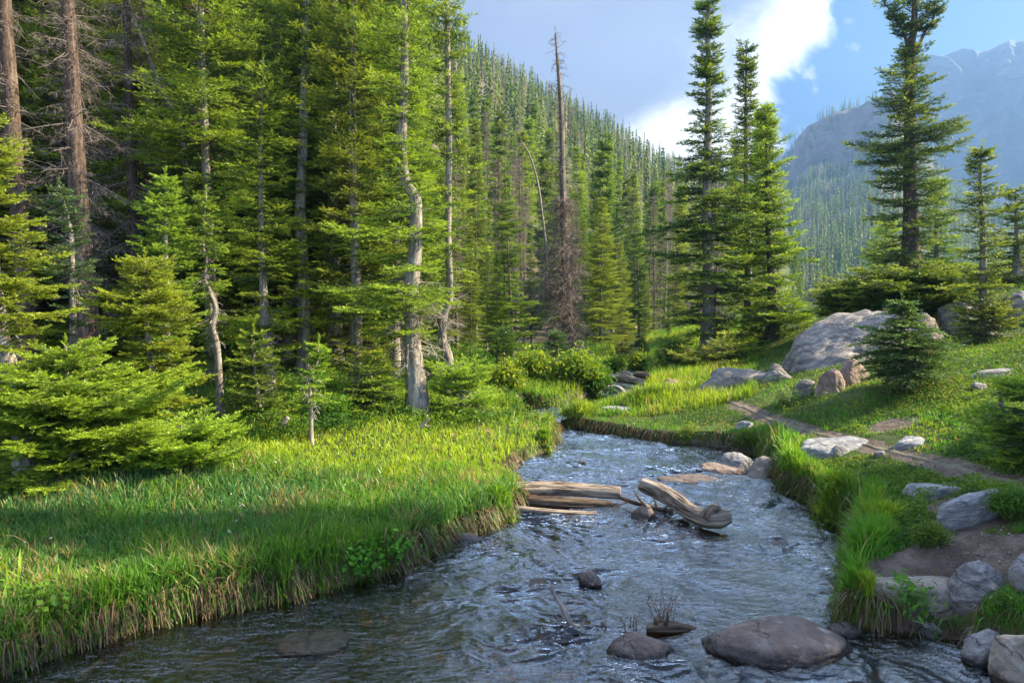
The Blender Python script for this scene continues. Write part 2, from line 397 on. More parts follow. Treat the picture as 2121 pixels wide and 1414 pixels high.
M_ROCKB = rock_material('wet_brown_rock', (.085, .062, .055), (.15, .118, .105), (.20, .168, .152), 0, .3)
M_ROCKG = rock_material('grey_rock', (.15, .145, .15), (.27, .26, .26), (.36, .35, .34), 0, .4)
M_ROCKW = rock_material('pale_grey_slab', (.19, .195, .205), (.32, .32, .33), (.41, .41, .40), 1, .3)
M_ROCKP = rock_material('pinkish_rock', (.17, .12, .10), (.27, .20, .17), (.32, .27, .25), 0, .3)
M_OUT = rock_material('outcrop_granite', (.16, .145, .14), (.27, .245, .23), (.36, .33, .30), .9, .35, False, .55)
M_STRI = rock_material('banded_rock', (.14, .14, .145), (.27, .26, .27), (.40, .38, .37), 1.3, .2)
M_MOSS = rock_material('mossy_wet_rock', (.09, .075, .025), (.22, .15, .05), (.10, .12, .03), 0, .3)
M_TAN = rock_material('tan_rock', (.20, .165, .13), (.33, .29, .245), (.42, .39, .35), 0, .3)

# ground
M_GROUND, n = mat('forest_ground')
pos = n.new('ShaderNodeNewGeometry').outputs['Position']
dirt = n.new('ShaderNodeAttribute', attribute_name='dirt').outputs['Fac']; bed = n.new('ShaderNodeAttribute', attribute_name='bed').outputs['Fac']
a = n.noise(pos, 1.1, 6, .6, .3); b = n.noise(pos, 7, 6, .65); c = n.noise(pos, 34, 5, .7); big = n.noise(pos, .03, 4, .6)
green = n.mix(n.ss(a, .35, .65), (.035, .062, .014), (.065, .085, .02)); green = n.mix(n.ss(b, .5, .7, 0, .6), green, (.075, .062, .03))
soil = n.mix(n.ss(b, .35, .65), (.085, .062, .05), (.155, .12, .098)); soil = n.mix(n.ss(c, .58, .7, 0, .6), soil, (.24, .2, .175))
dm = n.math('ADD', dirt, n.math('MULTIPLY', n.math('SUBTRACT', b, .5), 1.0))
col = n.mix(n.ss(dm, .38, .62), green, soil)
vo = n.new('ShaderNodeTexVoronoi'); n.link(pos, vo.inputs['Vector']); vo.inputs['Scale'].default_value = 7.5
vo2 = n.new('ShaderNodeTexVoronoi'); n.link(pos, vo2.inputs['Vector']); vo2.inputs['Scale'].default_value = 19
sepc = n.new('ShaderNodeSeparateColor'); n.link(vo.outputs['Color'], sepc.inputs[0])
stone = n.mix(sepc.outputs[0], (.17, .085, .022), (.40, .22, .06)); stone = n.mix(n.ss(sepc.outputs[1], .55, .9), stone, (.05, .045, .035))
stone = n.mix(n.ss(vo.outputs['Distance'], .25, .75), stone, (.03, .025, .012)); stone = n.mix(n.ss(a, .38, .58), stone, (.035, .028, .012))
col = n.mix(bed, col, stone)
p = n.new('ShaderNodeBsdfPrincipled'); n.link(col, p.inputs['Base Color']); p.inputs['Roughness'].default_value = .9; p.inputs['Specular IOR Level'].default_value = .15
h = n.math('ADD', n.math('ADD', b, n.math('MULTIPLY', c, .4)), n.math('MULTIPLY', n.math('MULTIPLY', vo2.outputs['Distance'], bed), -.8))
n.link(n.bump(h, 1.0, .05), p.inputs['Normal']); n.link(p.outputs[0], n.out.inputs[0])

M_PATH, n = mat('trodden_dirt')
pos = n.new('ShaderNodeNewGeometry').outputs['Position']
a = n.noise(pos, 3, 6, .6, .3); b = n.noise(pos, 14, 6, .7); c = n.noise(pos, 60, 3, .7)
col = n.mix(n.ss(a, .35, .65), (.10, .085, .055), (.165, .135, .10)); col = n.mix(n.ss(b, .52, .7, 0, .7), col, (.09, .08, .045)); col = n.mix(n.ss(c, .6, .7, 0, .6), col, (.3, .26, .23))
p = n.new('ShaderNodeBsdfPrincipled'); n.link(col, p.inputs['Base Color']); p.inputs['Roughness'].default_value = .95
n.link(n.bump(n.math('ADD', b, n.math('MULTIPLY', c, .3)), 1.0, .03), p.inputs['Normal']); n.link(p.outputs[0], n.out.inputs[0])

# water: clear amber water that lets the bed show, fresnel reflection, foam where it breaks
M_WATER, n = mat('stream_water')
pos = n.new('ShaderNodeNewGeometry').outputs['Position']
foam = n.new('ShaderNodeAttribute', attribute_name='foam').outputs['Fac']
rgh = n.new('ShaderNodeAttribute', attribute_name='chop').outputs['Fac']
mp = n.mapping(pos, (1, 2.4, 1), (0, 0, .2))
b1 = n.noise(mp, 8, 3, .55, .8); b2 = n.noise(mp, 26, 3, .5, .8)
hh = n.math('ADD', n.math('MULTIPLY', b1, 1.0), n.math('MULTIPLY', b2, .38))
nb = n.new('ShaderNodeBump'); n.link(hh, nb.inputs['Height']); n.link(n.math('ADD', n.math('MULTIPLY', rgh, .5), .5), nb.inputs['Strength']); nb.inputs['Distance'].default_value = .02
fr = n.new('ShaderNodeFresnel'); fr.inputs['IOR'].default_value = 1.33; n.link(nb.outputs[0], fr.inputs['Normal'])
gl = n.new('ShaderNodeBsdfGlossy'); gl.inputs['Roughness'].default_value = .02; gl.inputs['Color'].default_value = (.84, .92, 1, 1); n.link(nb.outputs[0], gl.inputs['Normal'])
tr = n.new('ShaderNodeBsdfTransparent'); tr.inputs['Color'].default_value = (.56, .41, .21, 1)
mx = n.new('ShaderNodeMixShader'); n.link(n.math('MULTIPLY', fr.outputs[0], 2.0, None, True), mx.inputs[0]); n.link(tr.outputs[0], mx.inputs[1]); n.link(gl.outputs[0], mx.inputs[2])
fo = n.new('ShaderNodeBsdfDiffuse'); fo.inputs['Color'].default_value = (.72, .78, .86, 1)
fn = n.noise(n.mapping(pos, (1, 2.2, 1), (0, 0, .25)), 16, 6, .75, 1.2)
fm = n.ss(n.math('ADD', fn, n.math('MULTIPLY', foam, .25)), .78, .88)
mx2 = n.new('ShaderNodeMixShader'); n.link(n.math('MULTIPLY', fm, .85), mx2.inputs[0]); n.link(mx.outputs[0], mx2.inputs[1]); n.link(fo.outputs[0], mx2.inputs[2])
n.link(mx2.outputs[0], n.out.inputs[0])
# distant slopes
def mountain_material(name, rock1, rock2, grn, k, amt):
    m, n = mat(name); geo = n.new('ShaderNodeNewGeometry'); pos = geo.outputs['Position']
    a = n.noise(n.mapping(pos, (1, 1, .22)), k, 8, .62, .4); b = n.noise(n.mapping(pos, (.6, .6, 1.4), (.25, .1, 0)), k * 1.6, 7, .6, .3); c = n.noise(pos, k * .35, 5, .5)
    nz = n.new('ShaderNodeSeparateXYZ'); n.link(geo.outputs['Normal'], nz.inputs[0])
    col = n.mix(n.ss(a, .36, .62), rock1, rock2); col = n.mix(n.ss(b, .54, .64, 0, .45), col, (.19, .175, .17))
    col = n.mix(n.math('MULTIPLY', n.ss(n.math('ADD', n.math('MULTIPLY', c, .6), n.math('MULTIPLY', nz.outputs[2], .5)), .55, .72), amt), col, grn)
    p = n.new('ShaderNodeBsdfPrincipled'); n.link(col, p.inputs['Base Color']); p.inputs['Roughness'].default_value = .95
    n.link(n.bump(n.math('ADD', a, b), 1.0, 6 if k < .03 else 2.5), p.inputs['Normal']); n.link(p.outputs[0], n.out.inputs[0]); return m
M_MTN = mountain_material('mountain_rock', (.05, .048, .052), (.095, .09, .092), (.03, .045, .02), .02, .5)
M_SLOPE = mountain_material('forested_slope', (.085, .07, .062), (.17, .145, .13), (.025, .045, .018), .05, .9)
# ================================================================== THE SETTING
rs = np.r_[np.geomspace(0.6, 3.0, 20)[:-1], np.geomspace(3.0, 42, 560)[:-1], np.geomspace(42, 420, 150)[:-1], np.geomspace(420, 5000, 25)]
th = np.r_[np.linspace(-180, -48, 60)[:-1], np.linspace(-48, 48, 900)[:-1], np.linspace(48, 180, 60)[:-1]]
th = np.radians(th); NR, NA = len(rs), len(th)
RR, TT = np.meshgrid(rs, th, indexing='ij'); gx = (RR * np.sin(TT)).ravel(); gy = (RR * np.cos(TT)).ravel()
gzz, gsd, gsc = ground_z(gx, gy, True)
far = np.hypot(gx, gy)
gzz = np.where(far > 420, np.minimum(gzz, 0) * 0 + np.maximum(gzz, -5) * np.clip(1 - (far - 420) / 300, 0, 1), gzz)
PATH_PX = [(1440, 806), (1500, 826), (1570, 858), (1660, 888), (1760, 912), (1850, 935), (1950, 962), (2050, 990), (2170, 1012)]
PATH = [hit(a, b)[:2] for a, b in PATH_PX]
BLOBS = [(hit(2030, 1080), .42), (hit(1990, 1120), .35), (hit(1860, 1195), .32), (hit(1950, 1185), .35), (hit(2060, 1140), .3), (hit(1760, 920), .25), (hit(1490, 818), .3), (hit(1970, 1045), .22), (hit(1850, 880), .35)]
def dirt_at(x, y):
    d = 1 - sstep(.03, .30, line_d(x, y, PATH))
    for (bx, by, _z), r in BLOBS: d = np.maximum(d, 1 - sstep(r * .5, r * 1.3, np.hypot(x - bx, y - by)))
    return d
gd = np.where(far < 40, dirt_at(gx, gy), 0)
gd = np.maximum(gd, (1 - sstep(.05, .16, gsd)) * .9)
gd = np.maximum(gd, .55 * (far > 16) * (gx < 3))
gbed = (gsd < .03).astype(float)
i = np.arange(NR - 1)[:, None] * NA; j = np.arange(NA)[None]; k = (j + 1) % NA
GQ = np.stack([i + j, i + k, i + k + NA, i + j + NA], -1).reshape(-1, 4)[:, ::-1]
ring = np.array([np.arange(NA)])
gv = np.c_[gx, gy, gzz]
ctr = len(gv); gv = np.r_[gv, [[0, 0, gzz[:NA].mean()]]]
fan = np.stack([np.arange(NA), (np.arange(NA) + 1) % NA, np.full(NA, ctr)], -1)
o = obj('ground', mesh_np('ground', gv, [GQ, fan], M_GROUND, smooth=True, extra={'dirt': np.r_[gd, 0], 'bed': np.r_[gbed, 1]}))
tag(o, kind='structure')

# the footpath: a strip of trodden soil 4 mm and more above the ground
pp = spline([(a, b) for a, b in PATH], 160); tn = np.gradient(pp, axis=0); tn /= np.linalg.norm(tn, axis=1)[:, None]; nn_ = np.c_[tn[:, 1], -tn[:, 0]]
q = np.linspace(-1, 1, 13); wd = .05 + .04 * fbm2(np.arange(160) * .09, np.zeros(160), 3, 5); wl = wd[:, None] * (1 + .35 * vn2(np.arange(160) * .45, np.zeros(160), 9))[:, None]
PX_ = pp[:, None, 0] + nn_[:, None, 0] * q * wl; PY_ = pp[:, None, 1] + nn_[:, None, 1] * q * wl
pz = ground_z(PX_.ravel(), PY_.ravel()).reshape(PX_.shape) + .012 - .03 * (np.abs(q) ** 4)[None]
ii = np.arange(159)[:, None] * 13; jj = np.arange(12)[None]
PQ = np.stack([ii + jj, ii + jj + 1, ii + jj + 14, ii + jj + 13], -1).reshape(-1, 4)
o = obj('path', mesh_np('path', np.stack([PX_, PY_, pz], -1).reshape(-1, 3), [PQ], M_PATH, smooth=True)); tag(o, kind='structure')

# ---- water
ROUGH = [(on_z(1330, 1050, 0), 1.0), (on_z(1500, 1010, 0), 1.1), (on_z(1560, 1040, 0), .9), (on_z(1200, 1080, 0), .9), (on_z(1650, 1140, 0), .9), (on_z(1400, 1090, 0), 1.0), (on_z(1220, 1210, 0), .5), (on_z(1300, 1390, 0), .6), (on_z(650, 1340, 0), .3), (on_z(1150, 1320, 0), .6), (on_z(1000, 1130, 0), .5)]
def water_mesh(name, poly, z0, rlo, rhi, nr, ulo, uhi, na, margin=.22, base_foam=0.0):
    r = np.geomspace(rlo, rhi, nr) if nr < 1000 else np.r_[np.geomspace(rlo, 3.4, 100)[:-1], np.geomspace(3.4, rhi, nr - 99)]; t = np.linspace(ulo, uhi, na); A, B = np.meshgrid(r, t, indexing='ij')
    x = (A * np.sin(B)).ravel(); y = (A * np.cos(B)).ravel(); s = poly_sd(x, y, poly)
    chop = np.full(x.shape, .25); fo = np.full(x.shape, base_foam)
    for (cx_, cy_), rad in ROUGH:
        g = np.exp(-(np.hypot(x - cx_, (y - cy_)) / rad) ** 2 * 1.3); chop = np.maximum(chop, g)
        fo = np.maximum(fo, g * .9)
    calm = sstep(9.0, 10.5, y); fo *= (1 - calm * .8)
    fl = .12 * sstep(7.6, 9.6, y + .25 * (x - 1)) if z0 == 0 else 0.0
    wx = x + .25 * fbm2(x * 1.5, y * 1.5, 2, 71); wy = y + .25 * fbm2(x * 1.5, y * 1.5, 2, 72)
    h = .015 * vn2(wx * 2.3 + .6 * wy, wy * 4.2, 41) + .009 * vn2(wx * 4.6 - wy, wy * 9, 42) + .0065 * (1 - 1.6 * np.abs(vn2(wx * 8 + wy * 2, wy * 17, 43))) + .0022 * vn2(wx * 17, wy * 29, 46) + .012 * chop * vn2(wx * 6.5, wy * 8, 45)
    h = h * (.75 + 1.35 * chop)
    h = h * 1.2 * (.5 + .75 * sstep(-.4, .5, fbm2(x * .8, y * .8, 2, 49)))
    h = h * (1 - .5 * (1 - sstep(-1.2, .3, x)) * (1 - sstep(5.0, 6.4, y)))
    z = z0 + h + fl
    ii = np.arange(nr - 1)[:, None] * na; jj = np.arange(na - 1)[None]
    Q = np.stack([ii + jj, ii + jj + na, ii + jj + na + 1, ii + jj + 1], -1).reshape(-1, 4)[:, ::-1]
    ok = (s < margin)[Q].any(1); Q = Q[ok]
    used = np.unique(Q); remap = np.zeros(len(x), int); remap[used] = np.arange(len(used))
    me = mesh_np(name, np.c_[x, y, z][used], [remap[Q]], M_WATER, smooth=True, extra={'foam': fo[used], 'chop': chop[used]})
    o = obj(name, me); tag(o, kind='structure'); return o
water_mesh('water', POLY, 0.0, 1.2, 17, 1500, R_(-62), R_(50), 1000)
water_mesh('creek_water', CREEK, .30, 12, 42, 200, R_(-6), R_(16), 160, .1, .75)

# ---- far slope with a rock cliff, and the high mountain behind it
def polar_sheet(name, us, r0, r1, nr, zf, m):
    r = np.linspace(r0, r1, nr); A, B = np.meshgrid(r, us, indexing='ij')
    y = A / np.sqrt(1 + B * B); x = y * B; z = zf(A.ravel(), B.ravel(), x.ravel(), y.ravel())
    na = len(us); ii = np.arange(nr - 1)[:, None] * na; jj = np.arange(na - 1)[None]
    Q = np.stack([ii + jj, ii + jj + 1, ii + jj + na + 1, ii + jj + na], -1).reshape(-1, 4)
    o = obj(name, mesh_np(name, np.c_[x.ravel(), y.ravel(), z], [Q], m, smooth=False)); tag(o, kind='structure'); return o
U2 = [.30, .36, .39, .405, .412, .45, .50, .55, .60, .64, .68, .75, .9, 1.2]; E2 = [.05, .16, .205, .215, .235, .268, .285, .305, .21, .16, .14, .12, .1, .1]
def slope_z(r, u, x, y):
    e = np.interp(u, U2, E2); rc = 800.0; t = np.clip((r - 260) / (rc - 260), 0, 1.0)
    cliff = np.interp(u, [.38, .405, .47, .56, .64], [0, .9, 1, .55, .2])
    tt = t + .02 * fbm2(x / 30, y / 30, 3, 7)
    g = (1 - cliff * .26) * np.clip(tt / .93, 0, 1) ** 1.15 + cliff * .26 * sstep(.84, .93, tt)
    g = np.where(tt > .95, 1.0, g)
    z = 2 + e * rc * .985 * g * np.sqrt(1 / (1 + u * u)) * 1.0
    z = z + 9 * fbm2(x / 60, y / 60, 5, 3) * np.clip(t * 3, 0, 1) * (1 - sstep(.9, 1, t) * .6) + 5 * np.abs(fbm2(x / 14, y / 14, 3, 13)) * sstep(.8, .86, t) * cliff
    return z - np.clip(r - rc, 0, 500) * .35
polar_sheet('far_hillside', np.linspace(.30, 1.1, 260), 250, 900, 260, slope_z, M_SLOPE)
U3 = [.3, .45, .55, .585, .60, .63, .66, .672, .69, .715, .725, .75, .8, .95, 1.4]; E3 = [.12, .18, .29, .345, .358, .362, .370, .365, .368, .384, .380, .386, .40, .42, .35]
def mtn_z(r, u, x, y):
    e = np.interp(u, U3, E3) + .0015 * fbm2(u * 60, u * 0, 3, 77); rc = 1500.0; t = np.clip((r - 850) / (rc - 850), 0, 1)
    tw = np.clip(t + .035 * fbm2(x / 90, y / 90, 4, 17), 0, 1)
    g = .42 * sstep(0, .75, tw) + .58 * sstep(.62, .985, tw) ** .8
    rib = np.abs(fbm2(x / 55 + y / 300, y / 300, 4, 23)) * 55 * sstep(.55, .75, t) * (1 - sstep(.93, 1, t))
    z = 5 + e * rc / np.sqrt(1 + u * u) * g - rib + 10 * fbm2(x / 35, y / 35, 4, 9) * (1 - sstep(.92, 1, t))
    z = np.where(t >= 1, CH + e * rc / np.sqrt(1 + u * u), z)
    return z - np.clip(r - rc, 0, 500) * .3
polar_sheet('mountain', np.linspace(.32, 1.3, 420), 850, 1750, 300, mtn_z, M_MTN)

# ================================================================== conifers
def needles_from_shoots(rng, O, A, Ls, tints, K, nl, nw, spread=.85, Upv=None, allround=False):
    """thin triangles along short shoots: O origins, A axes, Ls lengths"""
    n = len(O)
    O = np.repeat(O, K, 0); Ax = np.repeat(A, K, 0); L = np.repeat(Ls, K); C = np.repeat(tints, K, 0)
    t = np.tile((np.arange(K) + .3) / K, n) + rng.uniform(-.08, .08, n * K); t = np.clip(t, 0, 1)
    upv = np.array([0, 0, 1.0]) if Upv is None else Upv
    S = np.cross(Ax, upv); S /= np.linalg.norm(S, axis=1)[:, None] + 1e-6; N = np.cross(S, Ax)
    if allround: ph = rng.uniform(0, 2 * math.pi, n * K)
    else: ph = np.where(np.tile(np.arange(K) % 2, n) == 0, rng.uniform(-.35, 1.1, n * K), math.pi - rng.uniform(-.35, 1.1, n * K))
    rad = np.cos(ph)[:, None] * S + np.sin(ph)[:, None] * N
    sp_ = spread * (1 - .45 * t) * rng.uniform(.7, 1.2, n * K)
    D = Ax * (1 - sp_ * .45)[:, None] + rad * sp_[:, None]; D /= np.linalg.norm(D, axis=1)[:, None]
    B = O + Ax * (t * L)[:, None]
    W_ = np.cross(D, rng.normal(size=(n * K, 3))); W_ /= np.linalg.norm(W_, axis=1)[:, None] + 1e-6
    ln = nl * rng.uniform(.7, 1.25, n * K); W_ = W_ * (nw * rng.uniform(.7, 1.3, n * K))[:, None] * .5
    M_ = B + D * (ln * .45)[:, None]
    V = np.empty((n * K, 3, 3)); V[:, 0] = B - W_; V[:, 1] = B + W_ + D * (ln * .1)[:, None]; V[:, 2] = B + D * ln[:, None]
    V[:, 0] = np.where((rng.random(n * K) < .5)[:, None], M_ - W_ * 1.2, V[:, 0])
    T = np.arange(n * K * 3).reshape(-1, 3)
    return V.reshape(-1, 3), T, np.repeat(C, 3, 0)

OLD = np.array([.026, .062, .014]); NEW = np.array([.185, .255, .022]); BLUE = np.array([.05, .095, .045])
def conifer(seed, axis, table, whorl=.32, nb=5, shoot=.12, K=6, nl=.045, nw=.010, pitch=(.15, -.25), curl=.18, warm=.5, old=OLD, new=NEW,
            lat=.085, gap=.15, dead=False, minlen=.15, latlen=.5, dens=1.0, ragged=.3, deadcol=(.25, .215, .20)):
    """axis: (n,3) local trunk points, bottom to top; table: [(z, left radius, right radius)...] of the crown. Returns needle and limb geometry"""
    rng = np.random.default_rng(seed)
    ax = spline(axis, 60); az = ax[:, 2]
    tz = np.array([t[0] for t in table]); o_ = np.argsort(tz); tz = tz[o_]; tl = np.array([t[1] for t in table])[o_]; tr_ = np.array([t[2] for t in table])[o_]
    LO, LD, LL, LT, LN = [], [], [], [], []; limbs = Geo()
    z = tz[0] + .05; top = tz[-1]
    hh = max(top - tz[0], .1)
    while z < top - .08:
        f = (z - tz[0]) / hh
        k = max(3, int(round(nb * rng.uniform(.7, 1.3)))); ph0 = rng.uniform(0, 6.28)
        whorl_fac = 1 + ragged * rng.uniform(-1, .6)
        for b in range(k):
            if rng.random() < gap: continue
            zb = z + rng.uniform(-.45, .45) * whorl
            if zb > top: continue
            phi = ph0 + b * 6.283 / k + rng.uniform(-.35, .35); cx = math.cos(phi)
            l_, r_ = np.interp(zb, tz, tl), np.interp(zb, tz, tr_)
            R = (l_ * (1 - cx) + r_ * (1 + cx)) * .5 * whorl_fac * rng.uniform(.6, 1.12)
            if R < minlen: R = minlen
            o0 = np.array([np.interp(zb, az, ax[:, 0]), np.interp(zb, az, ax[:, 1]), zb])
            pt = pitch[1] + (pitch[0] - pitch[1]) * f ** 1.3 + rng.normal() * .1
            n = 7; t = np.linspace(0, 1, n); bend = rng.normal() * .18
            ang = phi + bend * t
            hx = np.cumsum(np.r_[0, np.cos(ang[1:])]) / (n - 1) * R; hy = np.cumsum(np.r_[0, np.sin(ang[1:])]) / (n - 1) * R
            hz = R * (math.tan(pt) * t + curl * t ** 2.2)
            P = o0 + np.c_[hx, hy, hz]
            r0 = .006 + .011 * R
            limbs.add(*[tube(P, np.linspace(r0, .003, n), 4)[i] for i in (0, 1, 2)], C=(.13, .11, .09) if not dead else (.17, .15, .14))
            step = lat / dens
            m = max(3, int(R * (1 - .12) / step)); tlv = np.linspace(.14 if R > .5 else .05, .97, m) + rng.uniform(-.02, .02, m)
            tlv = np.repeat(tlv, 2); sgn = np.tile([1, -1], m)
            pos = np.stack([np.interp(tlv, t, P[:, q]) for q in range(3)], 1)
            d0 = np.stack([np.interp(tlv, t, np.gradient(P[:, q])) for q in range(3)], 1); d0 /= np.linalg.norm(d0, axis=1)[:, None]
            sd0 = np.cross(d0, [0, 0, 1.0]); sd0 /= np.linalg.norm(sd0, axis=1)[:, None]
            aa = np.radians(rng.uniform(38, 62, 2 * m))
            D = d0 * np.cos(aa)[:, None] + sd0 * (np.sin(aa) * sgn)[:, None]; D[:, 2] += rng.normal(size=2 * m) * .13 - .03 + (0 if not dead else -.3)
            D /= np.linalg.norm(D, axis=1)[:, None]
            Lx = np.minimum(latlen * R * (1.03 - tlv) ** .8 * (.55 + .45 * np.minimum(tlv * 4, 1)), .75) * rng.uniform(.55, 1.15, 2 * m) + shoot * .6
            LO.append(pos); LD.append(D); LL.append(Lx)
            br = rng.normal() * .13; LT.append(tlv * .55 + br); LN.append(np.full(2 * m, f))
            LO.append(P[-2:-1]); LD.append((P[-1] - P[-2])[None] / np.linalg.norm(P[-1] - P[-2])); LL.append(np.array([np.linalg.norm(P[-1] - P[-2]) + shoot])); LT.append(np.array([.6 + br])); LN.append(np.array([f]))
        z += whorl * rng.uniform(.7, 1.25) * (1.15 - .45 * f)
    # leader
    LO.append(ax[-1:] - [0, 0, .25]); LD.append(np.array([[0.02, 0, 1.0]])); LL.append(np.array([.35])); LT.append(np.array([.5])); LN.append(np.array([1.]))
    O = np.concatenate(LO); D = np.concatenate(LD); L = np.concatenate(LL); T_ = np.concatenate(LT)
    ss_ = shoot * .55
    cnt = np.maximum(1, np.ceil(L / ss_)).astype(int); idx = np.repeat(np.arange(len(O)), cnt)
    kk = np.arange(cnt.sum()) - np.repeat(np.r_[0, np.cumsum(cnt)[:-1]], cnt)
    frac = (kk + .3) / cnt[idx]
    s_ = frac * L[idx]; droop = -.10 * (s_ ** 2)
    SO = O[idx] + D[idx] * s_[:, None]; SO[:, 2] += droop
    side = np.cross(D[idx], [0, 0, 1.0]); side /= np.linalg.norm(side, axis=1)[:, None] + 1e-6
    sg = np.where(kk % 2 == 0, 1, -1) * np.where(frac > .85, .15, 1) * rng.uniform(.3, .85, len(idx))
    A = D[idx] * .8 + side * sg[:, None]; A[:, 2] += rng.normal(size=len(idx)) * .16 + .05
    A /= np.linalg.norm(A, axis=1)[:, None]
    SL = shoot * rng.uniform(.65, 1.25, len(idx))
    wgt = np.clip(T_[idx] * 1.25 - .18 + .5 * frac + rng.normal(size=len(idx)) * .16 + (warm - .5) * .9, 0, 1)[:, None]
    tint = old * (1 - wgt) + new * wgt
    tint = tint * rng.uniform(.75, 1.2, (len(idx), 1))
    if dead: tint = np.array(deadcol) * rng.uniform(.4, 1.3, (len(idx), 1)) * np.array([[1, .96, .97]])
    V, T, C = needles_from_shoots(rng, SO, A, SL, tint, K, nl, nw, allround=dead)
    return V, T, C, limbs
def grey_twigs(seed, axis, table, n, L=(.3, .9), droop=.5, col=(.30, .27, .24), fine=6):
    """bare dead branches: tapering bent tubes with fine side twigs"""
    rng = np.random.default_rng(seed); g = Geo(); ax = spline(axis, 60)
    tz = np.array([t[0] for t in table]); o_ = np.argsort(tz); tz = tz[o_]; tl = np.array([t[1] for t in table])[o_]; tr_ = np.array([t[2] for t in table])[o_]
    for _ in range(n):
        zb = rng.uniform(tz[0], tz[-1]); phi = rng.uniform(0, 6.283); cx = math.cos(phi)
        R = (np.interp(zb, tz, tl) * (1 - cx) + np.interp(zb, tz, tr_) * (1 + cx)) * .5 * rng.uniform(.5, 1.1)
        o0 = np.array([np.interp(zb, ax[:, 2], ax[:, 0]), np.interp(zb, ax[:, 2], ax[:, 1]), zb])
        m = 7; a = phi; p = o0.copy(); pts = [p.copy()]; el = rng.uniform(-.5, .4)
        for q in range(m - 1):
            a += rng.normal() * .22; el += rng.normal() * .18 - droop * .14
            p = p + np.array([math.cos(a) * math.cos(el), math.sin(a) * math.cos(el), math.sin(el)]) * R / (m - 1); pts.append(p.copy())
        r0 = .006 + .008 * R; c = np.array(col) * rng.uniform(.6, 1.25)
        V, Q, T, Wv = tube(pts, np.linspace(r0, .0025, m), 4); g.add(V, Q, T, c)
        for _k in range(fine):
            q = rng.uniform(.2, .95) * (m - 1); i0 = int(q); b0 = np.array(pts[i0]) * (1 - (q - i0)) + np.array(pts[min(i0 + 1, m - 1)]) * (q - i0)
            d = rng.normal(size=3); d[2] = d[2] * .5 - droop * .5; d /= np.linalg.norm(d); l = R * rng.uniform(.15, .45)
            mid = b0 + d * l * .5 + rng.normal(size=3) * l * .1; e = b0 + d * l + np.array([0, 0, -droop * l * .4])
            V, Q, T, Wv = tube([b0, mid, e], [r0 * .45, r0 * .35, .0015], 3); g.add(V, Q, T, c * 1.05)
    return g

def trunk_geo(axis, r0, r1, sides=14, seed=0, flare=.5, n=50, ridg=.10):
    P = spline(axis, n); t = np.linspace(0, 1, n); H = max(P[-1, 2] - P[0, 2], .1)
    r = r0 + (r1 - r0) * t ** .9; r = r * (1 + flare * np.exp(-(P[:, 2] - P[0, 2]) / .35 / max(r0 / .15, .5)))
    g = Geo(); V, Q, T, Wv = tube(P, r, sides, .06, ridg, seed); g.add(V, Q, T, (.2, .2, .2), Wv); return g
def tree_from(name, label, cat, base, axis, r0, r1, bark, crown=None, twigs=None, group=None, seed=0, sides=14, wood_limbs=True, flare=.5, deadcrown=False):
    root = bpy.data.objects.new(name, None); COL.objects.link(root); root.location = base; root.empty_display_size = .3
    tag(root, label, cat, group)
    tg = trunk_geo(axis, r0, r1, sides, seed, flare)
    obj('trunk', tg.mesh('trunk', bark), root)
    if crown is not None:
        V, T, C, limbs = crown
        LV = np.concatenate(limbs.V); LQ = np.concatenate(limbs.Q); LC = np.concatenate(limbs.C)
        me = mesh_np('crown', np.r_[V, LV], [T, LQ + len(V)], [M_TWIG if deadcrown else M_NEEDLE, M_TWIG], tint=np.r_[C, LC], midx=np.r_[np.zeros(len(T)), np.ones(len(LQ))])
        obj('crown', me, root)
    if twigs is not None: obj('dead_branches', twigs.mesh('dead_branches', M_TWIG), root)
    return root
TREES = []
def hero(name, label, base_px, depth, trunk_px, table_px, r0, r1=.03, bark=None, twig_px=None, ntw=0, zbase=None, top_extra=0, seed=1, cat='conifer', twcol=(.30, .27, .24), twL=6, droop=.5, group=None, depth_shift=None, flare=.5, **kw):
    """a tree laid out from where its trunk bends and how wide its crown stands at each height"""
    y = depth; x0 = x_at(base_px[0], y, 1.5); z0 = (gz(x0, y) if zbase is None else zbase) - .06
    x0 = x_at(base_px[0], y, z0)
    ax = [(0, 0, 0)]
    for i, (a, b) in enumerate(trunk_px):
        zz = z_at(b, y); dy = 0 if depth_shift is None else depth_shift[i]
        if zz - z0 < .15: continue
        ax.append((x_at(a, y, zz) - x0, dy, zz - z0))
    tab = [(z_at(b, y) - z0, l * y / F, r * y / F) for b, l, r in table_px]
    tw = None
    if twig_px:
        tab2 = [(z_at(b, y) - z0, l * y / F, r * y / F) for b, l, r in twig_px]
        tw = grey_twigs(seed + 50, ax, tab2, ntw, col=twcol, fine=twL, droop=droop)
    cr = conifer(seed, ax, tab, **kw) if table_px else None
    r = tree_from(name, label, cat, (x0, y, z0), ax, r0, r1, bark or M_BARK, cr, tw, group, seed, flare=flare, deadcrown=kw.get('dead', False))
    TREES.append((x0, y)); return r
FINE = dict(whorl=.25, nb=7, shoot=.13, K=13, nl=.046, nw=.015, lat=.085, latlen=.6)
MED = dict(whorl=.32, nb=7, shoot=.17, K=11, nl=.065, nw=.022, lat=.11, latlen=.6)
COARSE = dict(whorl=.34, nb=6, shoot=.18, K=6, nl=.075, nw=.020, lat=.13)
G_ED = None
